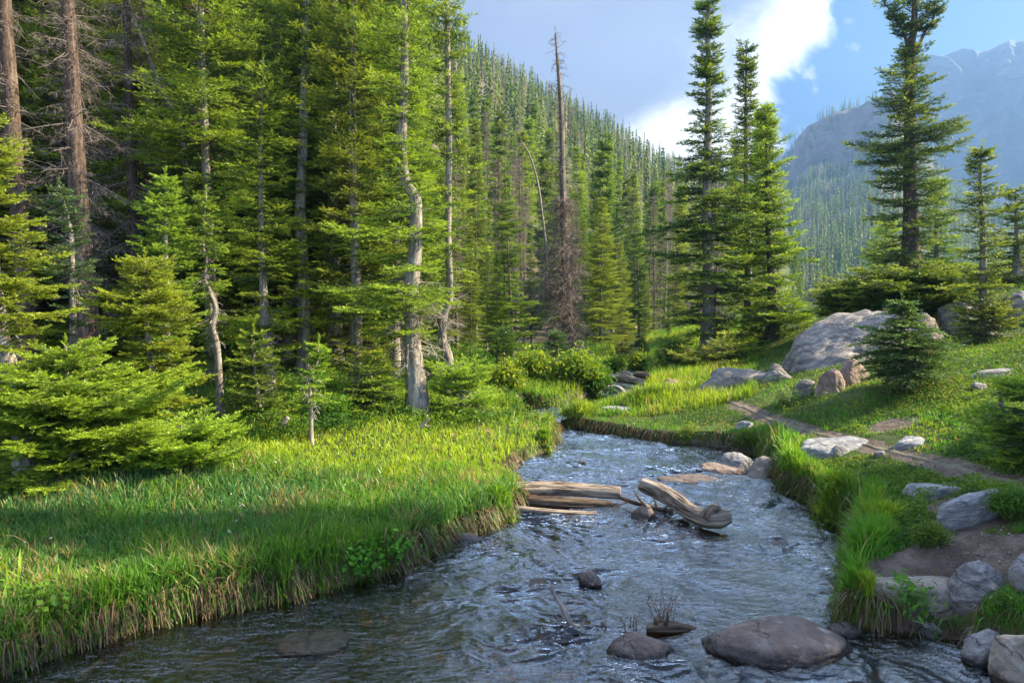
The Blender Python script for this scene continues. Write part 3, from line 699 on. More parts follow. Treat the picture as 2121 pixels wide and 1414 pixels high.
# --- left bank, the ones that show one by one
hero('subalpine_fir', 'tall fir with a pale crooked trunk leaning over the sunlit meadow edge', (866, 862), 11.8,
     [(860, 760), (852, 690), (852, 600), (860, 520), (862, 455), (860, 410), (840, 375), (833, 300), (838, 150), (836, 0), (834, -260)],
     [(-260, 10, 10), (-150, 45, 40), (0, 85, 50), (100, 120, 52), (200, 105, 42), (285, 60, 30), (310, 40, 25), (350, 50, 30), (420, 130, 60), (500, 180, 72), (580, 175, 85), (640, 150, 70), (690, 90, 40)],
     .17, .05, twig_px=[(560, 50, 60), (640, 90, 110), (720, 75, 70), (790, 35, 25)], ntw=80, seed=3, warm=.72, gap=.2, ragged=.5, **FINE)
hero('subalpine_fir', 'dense green fir close behind the crooked pale trunk, its boughs reaching left', (735, 800), 13.2, [(738, 600), (730, 300), (735, 0), (735, -120)],
     [(-120, 10, 10), (0, 50, 50), (150, 80, 80), (300, 95, 90), (450, 110, 95), (600, 120, 90), (700, 95, 80), (770, 60, 70)], .13, .03, seed=4, warm=.45, gap=.12, **FINE)
hero('subalpine_fir', 'tall fir with a straight grey trunk bare between its boughs, left of the crooked one', (628, 775), 15.5, [(628, 600), (622, 450), (627, 300), (630, 150), (634, 0), (636, -160)],
     [(-160, 10, 10), (0, 60, 50), (150, 70, 75), (300, 70, 65), (380, 40, 60), (480, 70, 60), (600, 50, 55), (680, 80, 50)], .15, .06, seed=5, warm=.5, gap=.3, ragged=.5, twig_px=[(560, 40, 30), (700, 50, 40)], ntw=40, **FINE)
hero('spruce_snag', 'thick dark dying spruce trunk with drooping grey twigs near the left edge', (182, 735), 12.0, [(178, 640), (166, 450), (158, 320), (148, 150), (140, 0), (130, -300)],
     [(-300, 30, 30), (60, 60, 60), (200, 75, 70), (330, 95, 85), (430, 80, 85), (520, 50, 90), (560, 30, 40)], .19, .10, bark=M_BARKB, seed=6, dead=True, whorl=.24, nb=5, shoot=.16, K=5, nl=.12, nw=.005, lat=.12, pitch=(-.1, -.45), curl=-.05, gap=.2, ragged=.6,
     twig_px=[(-200, 60, 60), (100, 90, 110), (420, 90, 110), (560, 60, 60)], ntw=110, twcol=(.16, .14, .135), cat='dead tree')
hero('spruce_snag', 'dark bare spruce trunk rising at the far left edge of the photo', (60, 735), 13.0, [(48, 560), (35, 400), (22, 200), (8, 0), (-10, -300)],
     [(-300, 30, 30), (100, 50, 55), (350, 60, 60), (520, 50, 50)], .17, .1, bark=M_BARKB, seed=7, dead=True, whorl=.34, nb=4, shoot=.16, K=5, nl=.11, nw=.005, lat=.12, pitch=(-.1, -.45), curl=-.05, gap=.3, ragged=.6,
     twig_px=[(-200, 60, 60), (200, 70, 80), (560, 60, 60)], ntw=70, twcol=(.16, .14, .135), cat='dead tree')
hero('subalpine_fir', 'slim half bare fir with a thin pale trunk and a tufted bluish top', (154, 805), 8.8, [(152, 720), (150, 600), (148, 500), (140, 450), (122, 385)],
     [(385, 6, 6), (420, 28, 25), (470, 50, 28), (520, 62, 40), (570, 60, 45), (640, 40, 30), (690, 30, 30)], .055, .012, seed=8, warm=.3, new=np.array([.09, .15, .05]), old=np.array([.03, .07, .03]), gap=.3, twig_px=[(480, 10, 40), (640, 40, 40)], ntw=26, twL=3,
     whorl=.14, nb=5, shoot=.07, K=14, nl=.032, nw=.011, lat=.055, minlen=.08)
hero('subalpine_fir', 'young full fir with a pointed top standing left of the snaky trunk', (345, 812), 10.2, [(344, 600), (342, 480), (343, 365)],
     [(365, 5, 5), (410, 35, 30), (470, 55, 50), (540, 60, 60), (620, 50, 65), (700, 60, 60), (770, 50, 50)], .07, .012, seed=9, warm=.6, gap=.1, whorl=.17, nb=6, shoot=.085, K=13, nl=.038, nw=.013, lat=.06, minlen=.08)
hero('subalpine_fir', 'slender fir on a thin snaking pale trunk with a small pointed crown', (458, 770), 10.6, [(450, 730), (440, 680), (447, 640), (437, 610), (424, 575), (428, 540), (420, 500), (427, 399)],
     [(399, 4, 4), (430, 20, 20), (470, 32, 30), (520, 50, 42), (560, 55, 55), (590, 30, 35)], .062, .012, seed=10, warm=.5, gap=.12, whorl=.16, nb=6, shoot=.085, K=13, nl=.038, nw=.013, lat=.06, minlen=.08,
     twig_px=[(560, 50, 30), (700, 30, 30)], ntw=26)
hero('subalpine_fir', 'tall narrow bright green fir between the snaking trunk and the grey one', (562, 790), 12.6, [(548, 640), (542, 500), (540, 300), (545, 120)],
     [(120, 5, 5), (170, 28, 28), (250, 45, 40), (350, 60, 55), (450, 72, 62), (550, 70, 65), (650, 55, 60), (720, 60, 50)], .10, .012, seed=11, warm=.62, gap=.12, twig_px=[(620, 50, 50), (760, 40, 40)], ntw=36, **FINE)
hero('subalpine_fir', 'bright leafy fir bough mass entering from the left edge over a leaning trunk', (52, 905), 7.4, [(40, 830), (15, 740), (0, 650), (-15, 500), (-30, 300), (-35, 240)],
     [(240, 10, 10), (310, 30, 55), (370, 40, 80), (420, 40, 60), (480, 60, 100), (540, 80, 120), (620, 90, 165), (680, 60, 110), (720, 30, 60)], .10, .03, seed=12, warm=.8, gap=.15, ragged=.4, whorl=.15, nb=7, shoot=.08, K=14, nl=.034, nw=.012, lat=.055,
     twig_px=[(640, 60, 60), (820, 40, 40)], ntw=30)
hero('subalpine_fir', 'bushy bright fir sapling in front of the shaded trunks, widest at its middle', (315, 905), 8.6, [(312, 750), (300, 640), (300, 535)],
     [(535, 12, 12), (570, 60, 65), (620, 80, 95), (680, 90, 110), (740, 85, 100), (800, 95, 105), (850, 60, 60)], .06, .012, seed=13, warm=.85, gap=.05, whorl=.13, nb=7, shoot=.075, K=14, nl=.034, nw=.012, lat=.052, minlen=.1)
hero('spreading_fir', 'wide low fir boughs spreading over the grass at the lower left', (150, 985), 7.6, [(150, 900), (140, 800), (135, 715)],
     [(715, 20, 40), (750, 110, 110), (800, 170, 170), (850, 200, 215), (900, 210, 250), (950, 210, 290), (975, 160, 200)], .05, .015, seed=14, warm=.8, gap=.05, whorl=.095, nb=9, shoot=.075, K=14, nl=.034, nw=.012, lat=.052, latlen=.42, pitch=(.1, -.05), cat='conifer')
hero('spreading_fir', 'low yellow-green fir bough mass reaching right into the tall grass', (370, 985), 7.9, [(372, 930), (375, 880)],
     [(880, 30, 40), (900, 90, 100), (930, 130, 140), (960, 130, 150), (985, 80, 80)], .04, .012, seed=15, warm=.9, gap=.05, whorl=.07, nb=9, shoot=.075, K=14, nl=.034, nw=.012, lat=.052, latlen=.42, pitch=(.15, 0.0), cat='conifer')
hero('fir_sapling', 'small fir above a bleached bare root-like trunk at the meadow edge', (645, 880), 9.6, [(643, 820), (638, 790), (655, 760), (660, 712)],
     [(712, 4, 4), (740, 22, 22), (775, 30, 36), (800, 45, 50), (845, 60, 60)], .030, .01, seed=16, warm=.6, bark=M_PALE, gap=.15, whorl=.12, nb=5, shoot=.075, K=14, nl=.034, nw=.012, lat=.055, minlen=.08,
     twig_px=[(780, 25, 30), (845, 30, 35)], ntw=22, twcol=(.4, .37, .33))
hero('fir_sapling', 'dark small fir with a thin upright leader left of the bleached trunk', (545, 870), 10.3, [(527, 760), (526, 684)],
     [(684, 4, 4), (720, 30, 30), (770, 55, 60), (820, 85, 80), (870, 90, 90)], .04, .01, seed=17, warm=.4, gap=.08, whorl=.12, nb=6, shoot=.085, K=13, nl=.036, nw=.012, lat=.06, minlen=.08)
hero('spreading_fir', 'low spreading yellowish fir clump right of the crooked trunk foot', (965, 885), 12.0, [(960, 840), (945, 760)],
     [(755, 25, 30), (790, 60, 60), (830, 70, 80), (865, 75, 95), (885, 60, 80)], .05, .012, seed=18, warm=.75, gap=.12, ragged=.4, whorl=.11, nb=8, shoot=.10, K=13, nl=.04, nw=.013, lat=.07, pitch=(.2, 0.0), minlen=.12,
     twig_px=[(800, 50, 60), (885, 70, 70)], ntw=30)
hero('spreading_fir', 'low dark fir clump at the left foot of the crooked trunk', (770, 850), 11.4, [(770, 800), (765, 760)],
     [(750, 25, 30), (790, 55, 50), (830, 75, 55), (850, 60, 40)], .05, .012, seed=19, warm=.35, gap=.12, whorl=.12, nb=8, shoot=.10, K=13, nl=.04, nw=.013, lat=.07, minlen=.12)
hero('subalpine_fir', 'thin curved grey trunk just right of the crooked fir, leafless below', (926, 790), 13.5, [(930, 750), (916, 700), (920, 650), (932, 610), (928, 480), (930, 300), (927, 120), (925, 0), (924, -60)],
     [(-60, 20, 20), (0, 45, 25), (60, 60, 25), (110, 40, 40), (130, 15, 15), (250, 30, 12), (340, 22, 45), (420, 35, 50), (520, 45, 55), (590, 45, 50)], .10, .045, seed=20, warm=.4, gap=.4, ragged=.6, twig_px=[(580, 50, 60), (690, 50, 60), (720, 20, 20)], ntw=44, **MED)
# --- right of the crooked fir, by the bend of the stream
hero('spruce_snag', 'tall dead spruce with a forked bare top and a brown skirt of twigs', (1186, 742), 25.0, [(1178, 690), (1172, 560), (1166, 400), (1163, 250), (1155, 130), (1150, 68)],
     [(400, 8, 8), (460, 36, 26), (520, 60, 38), (600, 66, 42), (680, 70, 44), (735, 55, 46)], .25, .018, bark=M_SNAG, seed=21, dead=True, deadcol=(.27, .235, .215), whorl=.27, nb=6, shoot=.2, K=6, nl=.19, nw=.011, lat=.12, pitch=(-.3, -.75), curl=-.1, gap=.1, minlen=.1, flare=.9,
     twig_px=[(68, 22, 20), (250, 40, 42), (420, 55, 52), (600, 75, 60), (735, 80, 66)], ntw=300, twcol=(.25, .21, .19), twL=5, droop=.4, cat='dead tree')
hero('tall_spruce', 'tallest spruce right of the stream, thin ragged spire over a broad dark crown', (1468, 748), 20.0, [(1466, 690), (1468, 600), (1464, 400), (1468, 200), (1466, 60), (1466, -14)],
     [(-14, 4, 4), (30, 16, 18), (80, 24, 24), (140, 26, 30), (200, 34, 34), (232, 44, 26), (262, 28, 20), (290, 34, 40), (340, 80, 60), (400, 88, 88), (460, 108, 98), (520, 108, 100), (580, 98, 95), (640, 112, 80), (690, 95, 60)], .24, .03, seed=22, warm=.16, gap=.13, ragged=.55, curl=.1,
     twig_px=[(560, 40, 80), (640, 40, 60), (700, 30, 40)], ntw=60, whorl=.27, nb=7, shoot=.15, K=12, nl=.068, nw=.023, lat=.11, minlen=.2, group=None)
hero('slim_spruce', 'slim spruce with a thin dark spire just right of the tallest one', (1548, 748), 22.0, [(1550, 560), (1545, 300), (1546, 92)],
     [(92, 5, 5), (130, 12, 12), (190, 12, 14), (250, 22, 25), (300, 32, 35), (380, 50, 40), (480, 60, 50), (600, 60, 60), (690, 60, 60)], .17, .02, seed=23, warm=.15, gap=.15, ragged=.4, whorl=.28, nb=7, shoot=.16, K=11, nl=.07, nw=.024, lat=.12, minlen=.16)
hero('broad_spruce', 'broad sunlit spruce with yellow-green right side beside the big outcrop', (1600, 752), 20.5, [(1600, 620), (1590, 450), (1586, 228)],
     [(228, 5, 5), (260, 20, 20), (320, 34, 34), (400, 45, 45), (470, 60, 75), (500, 62, 86), (540, 66, 62), (600, 76, 66), (660, 88, 66), (720, 80, 62)], .2, .02, seed=24, warm=.55, gap=.12, ragged=.45, bark=M_BARKB, whorl=.26, nb=7, shoot=.15, K=12, nl=.068, nw=.023, lat=.11, minlen=.16)
hero('candelabra_spruce', 'big isolated spruce with a forked ragged top above the outcrop', (1885, 560), 27.0, [(1886, 450), (1884, 300), (1886, 110), (1893, 60), (1897, -60)],
     [(108, 22, 22), (130, 50, 40), (165, 60, 42), (200, 68, 45), (250, 78, 62), (310, 88, 92), (350, 84, 66), (385, 100, 66), (430, 95, 66), (470, 80, 80), (520, 76, 90), (550, 60, 85)], .32, .08, seed=25, warm=.10, gap=.12, ragged=.5, bark=M_BARKB, whorl=.36, nb=7, shoot=.19, K=12, nl=.085, nw=.028, lat=.135, minlen=.3)
# its candelabra leaders
_c = TREES[-1]; _p = COL.objects[-1].parent if COL.objects[-1].parent else None
croot = [o for o in COL.objects if o.name.startswith('candelabra_spruce')][0]
gl_ = Geo(); Vs, Ts, Cs = [], [], []; nv = 0
for q, (pts, tab) in enumerate([([(1884, 115), (1872, 70), (1850, 30), (1832, 8)], [(118, 3, 3), (60, 16, 10), (8, 14, 14)]), ([(1888, 110), (1897, 60), (1902, 20), (1900, -40)], [(60, 8, 8), (30, 30, 30), (-40, 16, 16)]), ([(1890, 112), (1906, 72), (1922, 50), (1926, 20), (1930, -10)], [(75, 4, 8), (50, 16, 14), (-10, 14, 14)])]):
    y = 27.0; bx, by, bz = croot.location
    ax = [(x_at(a, y, z_at(b, y)) - bx, (0, .3, -.3)[q], z_at(b, y) - bz) for a, b in pts]
    tb = [(z_at(b, y) - bz, l * y / F, r * y / F) for b, l, r in tab]
    V, T, C, lm = conifer(90 + q, ax, tb, whorl=.3, nb=6, shoot=.18, K=12, nl=.085, nw=.028, lat=.13, warm=.1, minlen=.22, gap=.12, pitch=(.3, .1))
    Vs.append(V); Ts.append(T + nv); Cs.append(C); nv += len(V)
    Vt, Qt, Tt, Wt = tube(spline(ax, 14), np.linspace(.07, .02, 14), 7); gl_.add(Vt, Qt, Tt, (.2, .2, .2), Wt)
    LV = np.concatenate(lm.V); 
    gl_.add(LV, np.concatenate(lm.Q), None, (.2, .2, .2))
obj('forked_leaders', gl_.mesh('forked_leaders', M_BARKB), croot)
obj('top_foliage', mesh_np('top_foliage', np.concatenate(Vs), [np.concatenate(Ts)], M_NEEDLE, tint=np.concatenate(Cs)), croot)
hero('young_spruce', 'open young spruce with twin pale stems on the right slope', (2042, 700), 15.0, [(2036, 600), (2036, 480), (2030, 380), (2034, 302)],
     [(302, 4, 4), (340, 22, 20), (400, 40, 38), (440, 36, 50), (480, 44, 34), (530, 40, 34), (580, 55, 30), (620, 70, 40)], .11, .015, seed=26, warm=.3, gap=.2, ragged=.5, whorl=.2, nb=6, shoot=.12, K=11, nl=.052, nw=.017, lat=.09, minlen=.12,
     twig_px=[(600, 30, 30), (690, 50, 50)], ntw=30)
hero('spreading_fir', 'dark skirt of low fir boughs around the foot of the twin-stemmed spruce', (2040, 705), 14.6, [(2040, 680), (2038, 622)],
     [(618, 30, 30), (645, 80, 60), (680, 60, 65), (700, 40, 50)], .05, .015, seed=27, warm=.15, gap=.05, whorl=.13, nb=8, shoot=.12, K=11, nl=.052, nw=.017, lat=.09, minlen=.12, twig_px=[(660, 50, 50), (700, 60, 60)], ntw=30)
hero('young_spruce', 'dark spruce cut by the right edge of the photo', (2106, 640), 19.0, [(2106, 500), (2103, 396)],
     [(396, 4, 4), (440, 24, 24), (500, 40, 40), (560, 50, 50), (620, 60, 60)], .12, .015, seed=28, warm=.12, gap=.1, whorl=.22, nb=7, shoot=.14, K=11, nl=.06, nw=.02, lat=.10, minlen=.12)
hero('young_spruce', 'slim spruce partly hidden behind the right side of the isolated one', (1940, 560), 30.0, [(1940, 460), (1940, 372)],
     [(372, 4, 4), (410, 20, 20), (470, 34, 34), (550, 46, 46)], .14, .015, seed=29, warm=.2, gap=.1, whorl=.3, nb=7, shoot=.18, K=10, nl=.08, nw=.028, lat=.13, minlen=.2)
hero('young_spruce', 'yellowish sunlit spruce peeping out left of the isolated one', (1835, 570), 32.0, [(1835, 500), (1838, 455)],
     [(455, 6, 6), (480, 26, 26), (530, 48, 40), (570, 55, 50)], .12, .015, seed=30, warm=.9, gap=.08, whorl=.28, nb=7, shoot=.18, K=10, nl=.08, nw=.028, lat=.13, minlen=.2)
hero('fir_sapling', 'small bushy fir with drooping bare twigs on the slope before the outcrop', (1878, 788), 10.8, [(1874, 720), (1868, 618)],
     [(618, 4, 4), (650, 28, 28), (685, 62, 60), (715, 100, 85), (745, 115, 88), (772, 90, 70), (787, 60, 50)], .06, .012, seed=31, warm=.35, new=np.array([.085, .15, .05]), gap=.14, ragged=.5, whorl=.09, nb=8, shoot=.10, K=13, nl=.04, nw=.013, lat=.065, minlen=.1, pitch=(.2, .05), curl=-.15,
     twig_px=[(720, 60, 60), (780, 60, 70)], ntw=44)
hero('fir_sapling', 'slender bluish fir sapling among the broad-leaved bushes by the bend', (1157, 815), 17.5, [(1156, 740), (1154, 686)],
     [(686, 3, 3), (710, 12, 12), (750, 24, 24), (800, 32, 32)], .05, .01, seed=32, warm=.25, gap=.1, whorl=.2, nb=6, shoot=.13, K=11, nl=.055, nw=.018, lat=.1, minlen=.1, new=BLUE * 1.3)
hero('fir_sapling', 'tiny fir sapling on a bare thin stem left of the leafy bushes', (1043, 760), 19.0, [(1044, 720), (1042, 672)],
     [(672, 10, 10), (700, 22, 22), (722, 16, 16)], .04, .01, seed=33, warm=.7, gap=.1, whorl=.16, nb=6, shoot=.13, K=11, nl=.055, nw=.018, lat=.1, minlen=.1)
hero('fir_sapling', 'fir boughs hanging over a dead branch at the right edge', (2135, 945), 6.6, [(2138, 880), (2135, 800)],
     [(785, 25, 25), (820, 60, 80), (870, 95, 110), (920, 115, 130), (950, 90, 90)], .04, .012, seed=34, warm=.35, gap=.08, whorl=.09, nb=8, shoot=.07, K=14, nl=.032, nw=.011, lat=.05, minlen=.1)
hero('spreading_fir', 'dark low conifer cushion under the two tall spruces', (1515, 765), 18.5, [(1515, 740), (1515, 712)],
     [(712, 30, 30), (740, 110, 90), (765, 110, 80)], .05, .015, seed=35, warm=.35, gap=.05, whorl=.14, nb=9, shoot=.14, K=11, nl=.055, nw=.018, lat=.1, minlen=.2)
hero('spreading_fir', 'low green conifer clump left of the tall spruce foot', (1395, 770), 19.5, [(1395, 740), (1395, 705)],
     [(705, 20, 20), (735, 45, 60), (768, 55, 70)], .05, .015, seed=36, warm=.3, gap=.05, whorl=.14, nb=9, shoot=.14, K=11, nl=.055, nw=.018, lat=.1, minlen=.2)
hero('dead_pine', 'leaning bare grey snag bending left in front of the dark hillside', (1050, 745), 30.0, [(1128, 600), (1120, 420), (1100, 330), (1078, 290)],
     [], .09, .02, seed=37, twig_px=[(290, 14, 14), (420, 22, 18), (600, 24, 24)], ntw=60, twcol=(.22, .19, .17), cat='dead tree')
hero('dead_pine', 'thin white bare trunk slanting among the firs at the top left', (392, 700), 17.0, [(390, 420), (370, 260), (335, 190), (300, 100), (262, 0), (230, -80)],
     [], .08, .035, seed=38, bark=M_PALE, twig_px=[(-80, 20, 20), (250, 30, 30)], ntw=24, twcol=(.35, .33, .3), cat='dead tree')
# low krummholz over the outcrop
for q, (bx, by, dd, tab, lb) in enumerate([
        ((1875), 650, 17.6, [(566, 60, 70), (585, 120, 110), (605, 150, 130), (625, 140, 130), (650, 100, 110)], 'low dark conifer mat lying over the top of the big outcrop'),
        ((1760), 650, 18.6, [(592, 20, 60), (612, 60, 80), (635, 70, 60), (650, 70, 50)], 'dark conifer mat sloping down the left side of the outcrop'),
        ((2000), 660, 21.0, [(560, 60, 60), (600, 90, 90), (640, 90, 100)], 'dark low conifer mat between the isolated spruce and the right edge')]):
    hero('krummholz_fir', lb, (bx, by), dd, [(bx, tab[0][0] + 3)], tab, .06, .02, seed=60 + q, warm=.12, gap=.04, zbase=z_at(by, dd), whorl=.09, nb=15, shoot=.15, K=12, nl=.06, nw=.022, lat=.10, minlen=.2, pitch=(.15, .02), curl=.02, latlen=.4)

# --- forest behind: repeated trees, each its own object with trunk and crown
def generic_table(H, R, base, shape=1.0, rng=None):
    zs = np.linspace(base, 1, 9); out = []
    for z in zs:
        f = (z - base) / (1 - base); out.append((z * H, R * max(.04, (1 - f) ** shape) * (.8 + .25 * min(1, f * 6)) * rng.uniform(.8, 1.15), R * max(.04, (1 - f) ** shape) * (.8 + .25 * min(1, f * 6)) * rng.uniform(.8, 1.15)))
    return out
def generic_parts(seed, H, R, base, cfg, warm, dead=False, bark=None, shape=.85):
    rng = np.random.default_rng(seed); lean = rng.normal(size=2) * .02 * H
    ax = [(0, 0, 0), (lean[0] * .3 + rng.normal() * .06, lean[1] * .3, H * .3), (lean[0] * .6 + rng.normal() * .08, lean[1] * .6, H * .6), (lean[0], lean[1], H)]
    tab = generic_table(H, R, base, shape, rng)
    V, T, C, limbs = conifer(seed, ax, tab, warm=warm, dead=dead, ragged=.5, **cfg)
    LV = np.concatenate(limbs.V); LQ = np.concatenate(limbs.Q); LC = np.concatenate(limbs.C)
    me = mesh_np('crown', np.r_[V, LV], [T, LQ + len(V)], [M_TWIG if dead else M_NEEDLE, M_TWIG], tint=np.r_[C, LC], midx=np.r_[np.zeros(len(T)), np.ones(len(LQ))])
    tr = trunk_geo(ax, H * .0095, .025, 10, seed).mesh('trunk', bark or M_BARK)
    parts = [('trunk', tr), ('crown', me)]
    if base > .12:
        parts.append(('dead_branches', grey_twigs(seed, ax, [(H * .05, R * .5, R * .5), (H * (base + .4), R * .75, R * .75)], 85, fine=6, col=(.30, .26, .23)).mesh('dead_branches', M_TWIG)))
    return H, parts
DEADC = dict(whorl=.34, nb=5, shoot=.2, K=5, nl=.16, nw=.010, lat=.16, pitch=(-.1, -.5), curl=-.05, gap=.25)
PROTO = {'mid': [generic_parts(101, 15, 2.0, .06, MED, .55), generic_parts(102, 14, 1.8, .1, MED, .35), generic_parts(103, 16, 1.6, .13, MED, .5), generic_parts(104, 13, 2.2, .03, MED, .7), generic_parts(105, 15, 1.8, .12, MED, .2)],
         'dead': [generic_parts(111, 14, 1.0, .15, DEADC, .5, True), generic_parts(112, 13, 1.3, .1, DEADC, .5, True, M_BARKB), generic_parts(113, 15, .6, .3, DEADC, .5, True)],
         'far': [generic_parts(121 + q, 13, (1.35, 1.1, 1.5, 1.2)[q], .05, dict(whorl=.55, nb=6, shoot=.32, K=7, nl=.17, nw=.06, lat=.24, gap=.1, latlen=.6), (.45, .3, .65, .2)[q]) for q in range(4)]}
def plant(kind, idx, x, y, H, rot, name, label, cat, group, z=None):
    H0, parts = PROTO[kind][idx]; s = H / H0
    root = bpy.data.objects.new(name, None); COL.objects.link(root); root.location = (x, y, (gz(x, y) if z is None else z) - .08)
    rr_ = random.Random(int(x * 977 + y * 131)); sx = s * rr_.uniform(.85, 1.2)
    root.rotation_euler = (rr_.uniform(-.03, .03), rr_.uniform(-.03, .03), rot); root.scale = (sx, sx, s); tag(root, label, cat, group)
    for nm, me in parts:
        if kind == 'far' and nm == 'dead_branches': continue
        obj(nm, me, root)
    TREES.append((x, y)); return root
rnd = random.Random(5)
pts_used = list(TREES)
def free(x, y, dmin): return all((x - a) ** 2 + (y - b) ** 2 > dmin * dmin for a, b in pts_used)
# the dense stand on the left, rows from 14 to 46 m
LBL = ['green fir among the crowded trunks of the left stand', 'dark green fir deep in the shade of the left stand', 'tall thin-crowned fir rising through the left stand', 'bushy yellow-green fir in the left stand', 'slim dark fir closing the gaps of the left stand']
for row, (dlo, dhi, cnt) in enumerate([(14, 18, 15), (18, 24, 22), (24, 32, 30), (32, 46, 50)]):
    k = 0; tries = 0
    while k < cnt and tries < 900:
        tries += 1
        d = rnd.uniform(dlo, dhi); px = rnd.uniform(-260, 905 if row < 2 else 1000 + (60 if row > 2 else 0)); x = x_at(px, d, 3)
        if px > 860 and (row < 2 or px > 1100): continue
        if not free(x, d, 1.5 + d * .018): continue
        pts_used.append((x, d)); k += 1
        if rnd.random() < .27:
            q = rnd.randrange(3); plant('dead', q, x, d, min(rnd.uniform(10, 15), 99 if px < 880 else max(5, z_at(rnd.uniform(280, 400), d) - gz(x, d))), rnd.uniform(0, 6.28), 'dead_spruce', 'grey dead spruce standing among green firs of the left stand', 'dead tree', 'dead spruces in the left stand')
        else:
            q = rnd.randrange(5); plant('mid', q, x, d, min(rnd.uniform(12.5, 19) if d > 17 else rnd.uniform(12, 16), 99 if px < 880 else max(5, z_at(rnd.uniform(280, 420), d) - gz(x, d))), rnd.uniform(0, 6.28), 'forest_fir', 'tall green fir in the crowded stand behind the left meadow', 'conifer', 'firs of the crowded left stand')
# mid firs between the crooked trunk and the two tall spruces
MIDS = [(975, 470, 22, 0, 'mid'), (1062, 330, 24, 1, 'mid'), (1030, 520, 21, 3, 'mid'), (1008, 420, 27, 2, 'mid'), (1100, 470, 30, 4, 'mid'), (1245, 405, 30, 3, 'mid'), (1215, 450, 34, 0, 'mid'), (1290, 500, 34, 3, 'mid'), (1325, 420, 36, 1, 'mid'),
        (1355, 400, 40, 1, 'dead'), (1395, 420, 36, 0, 'mid'), (1268, 330, 44, 2, 'mid'), (1315, 350, 48, 4, 'mid'), (1140, 340, 38, 1, 'mid'), (1195, 300, 44, 2, 'mid'), (1085, 380, 34, 2, 'dead'), (1425, 560, 30, 0, 'dead'), (1660, 545, 44, 0, 'mid'), (1690, 560, 50, 1, 'mid'), (1720, 600, 60, 3, 'mid'), (1705, 530, 70, 2, 'mid'), (1640, 500, 60, 4, 'mid'),
        (945, 300, 28, 1, 'dead'), (985, 250, 32, 4, 'mid'), (1340, 560, 32, 0, 'mid'), (1385, 600, 28, 4, 'mid'), (1560, 520, 34, 2, 'mid')]
for px, py, d, q, kd in MIDS:
    x = x_at(px, d, 2); z = gz(x, d)
    lab = ('grey dead spruce among the firs beyond the stream bend', 'dead tree', 'dead spruces beyond the stream bend') if kd == 'dead' else ('fir standing on the valley floor beyond the stream bend', 'conifer', 'firs beyond the stream bend')
    plant(kd, q, x, d, z_at(py, d) - z, rnd.uniform(0, 6.28), 'dead_spruce' if kd == 'dead' else 'valley_fir', *lab); pts_used.append((x, d))
# trees just outside the frame on the right, whose shade falls across the stream
for q, (x, y, H) in enumerate([(9.8, 6.0, 9), (11.5, 7.3, 10), (15.0, 8.2, 11)]):
    plant('mid', q % 5, x, y, H, q * 1.3, 'bank_fir', 'fir on the right slope just outside the frame', 'conifer', 'firs on the right slope outside the frame')
# hillside trees, nearest 170 as objects
cand = []
rng = np.random.default_rng(77)
N = 16000
u = rng.uniform(-1.0, .42, N); r = np.sqrt(rng.uniform(46 ** 2, 350 ** 2, N)); hy = r / np.sqrt(1 + u * u); hx = hy * u
hz = ground_z(hx, hy); e_ = np.interp(u, UE, EE)
cell = {}
order = np.argsort(r)
keep = []
for i in order:
    if u[i] > .39: continue
    if r[i] > 344: continue
    c = (int(hx[i] // 3.9), int(hy[i] // 3.9))
    if any((cc in cell) and (hx[i] - cell[cc][0]) ** 2 + (hy[i] - cell[cc][1]) ** 2 < (3.3 + .6 * ((i % 7) / 7)) ** 2 for cc in [(c[0] + a, c[1] + b) for a in (-1, 0, 1) for b in (-1, 0, 1)]): continue
    cell[c] = (hx[i], hy[i]); keep.append(i)
keep = [i for i in keep if not (u[i] < -.62 and r[i] > 120)]
print('hill trees', len(keep))
near = keep[:230]; farl = keep[230:]
for i in near:
    if rnd.random() < .27:
        plant('dead', rnd.randrange(3), hx[i], hy[i], rnd.uniform(9, 13), rnd.uniform(0, 6.28), 'dead_spruce', 'thin grey dead tree among green ones low on the left hillside', 'dead tree', 'dead trees low on the left hillside', z=hz[i])
    else:
        plant('far', rnd.randrange(4), hx[i], hy[i], rnd.uniform(9, 15), rnd.uniform(0, 6.28), 'hillside_spruce', 'slim green spruce among many low on the left hillside', 'conifer', 'spruces low on the left hillside', z=hz[i])
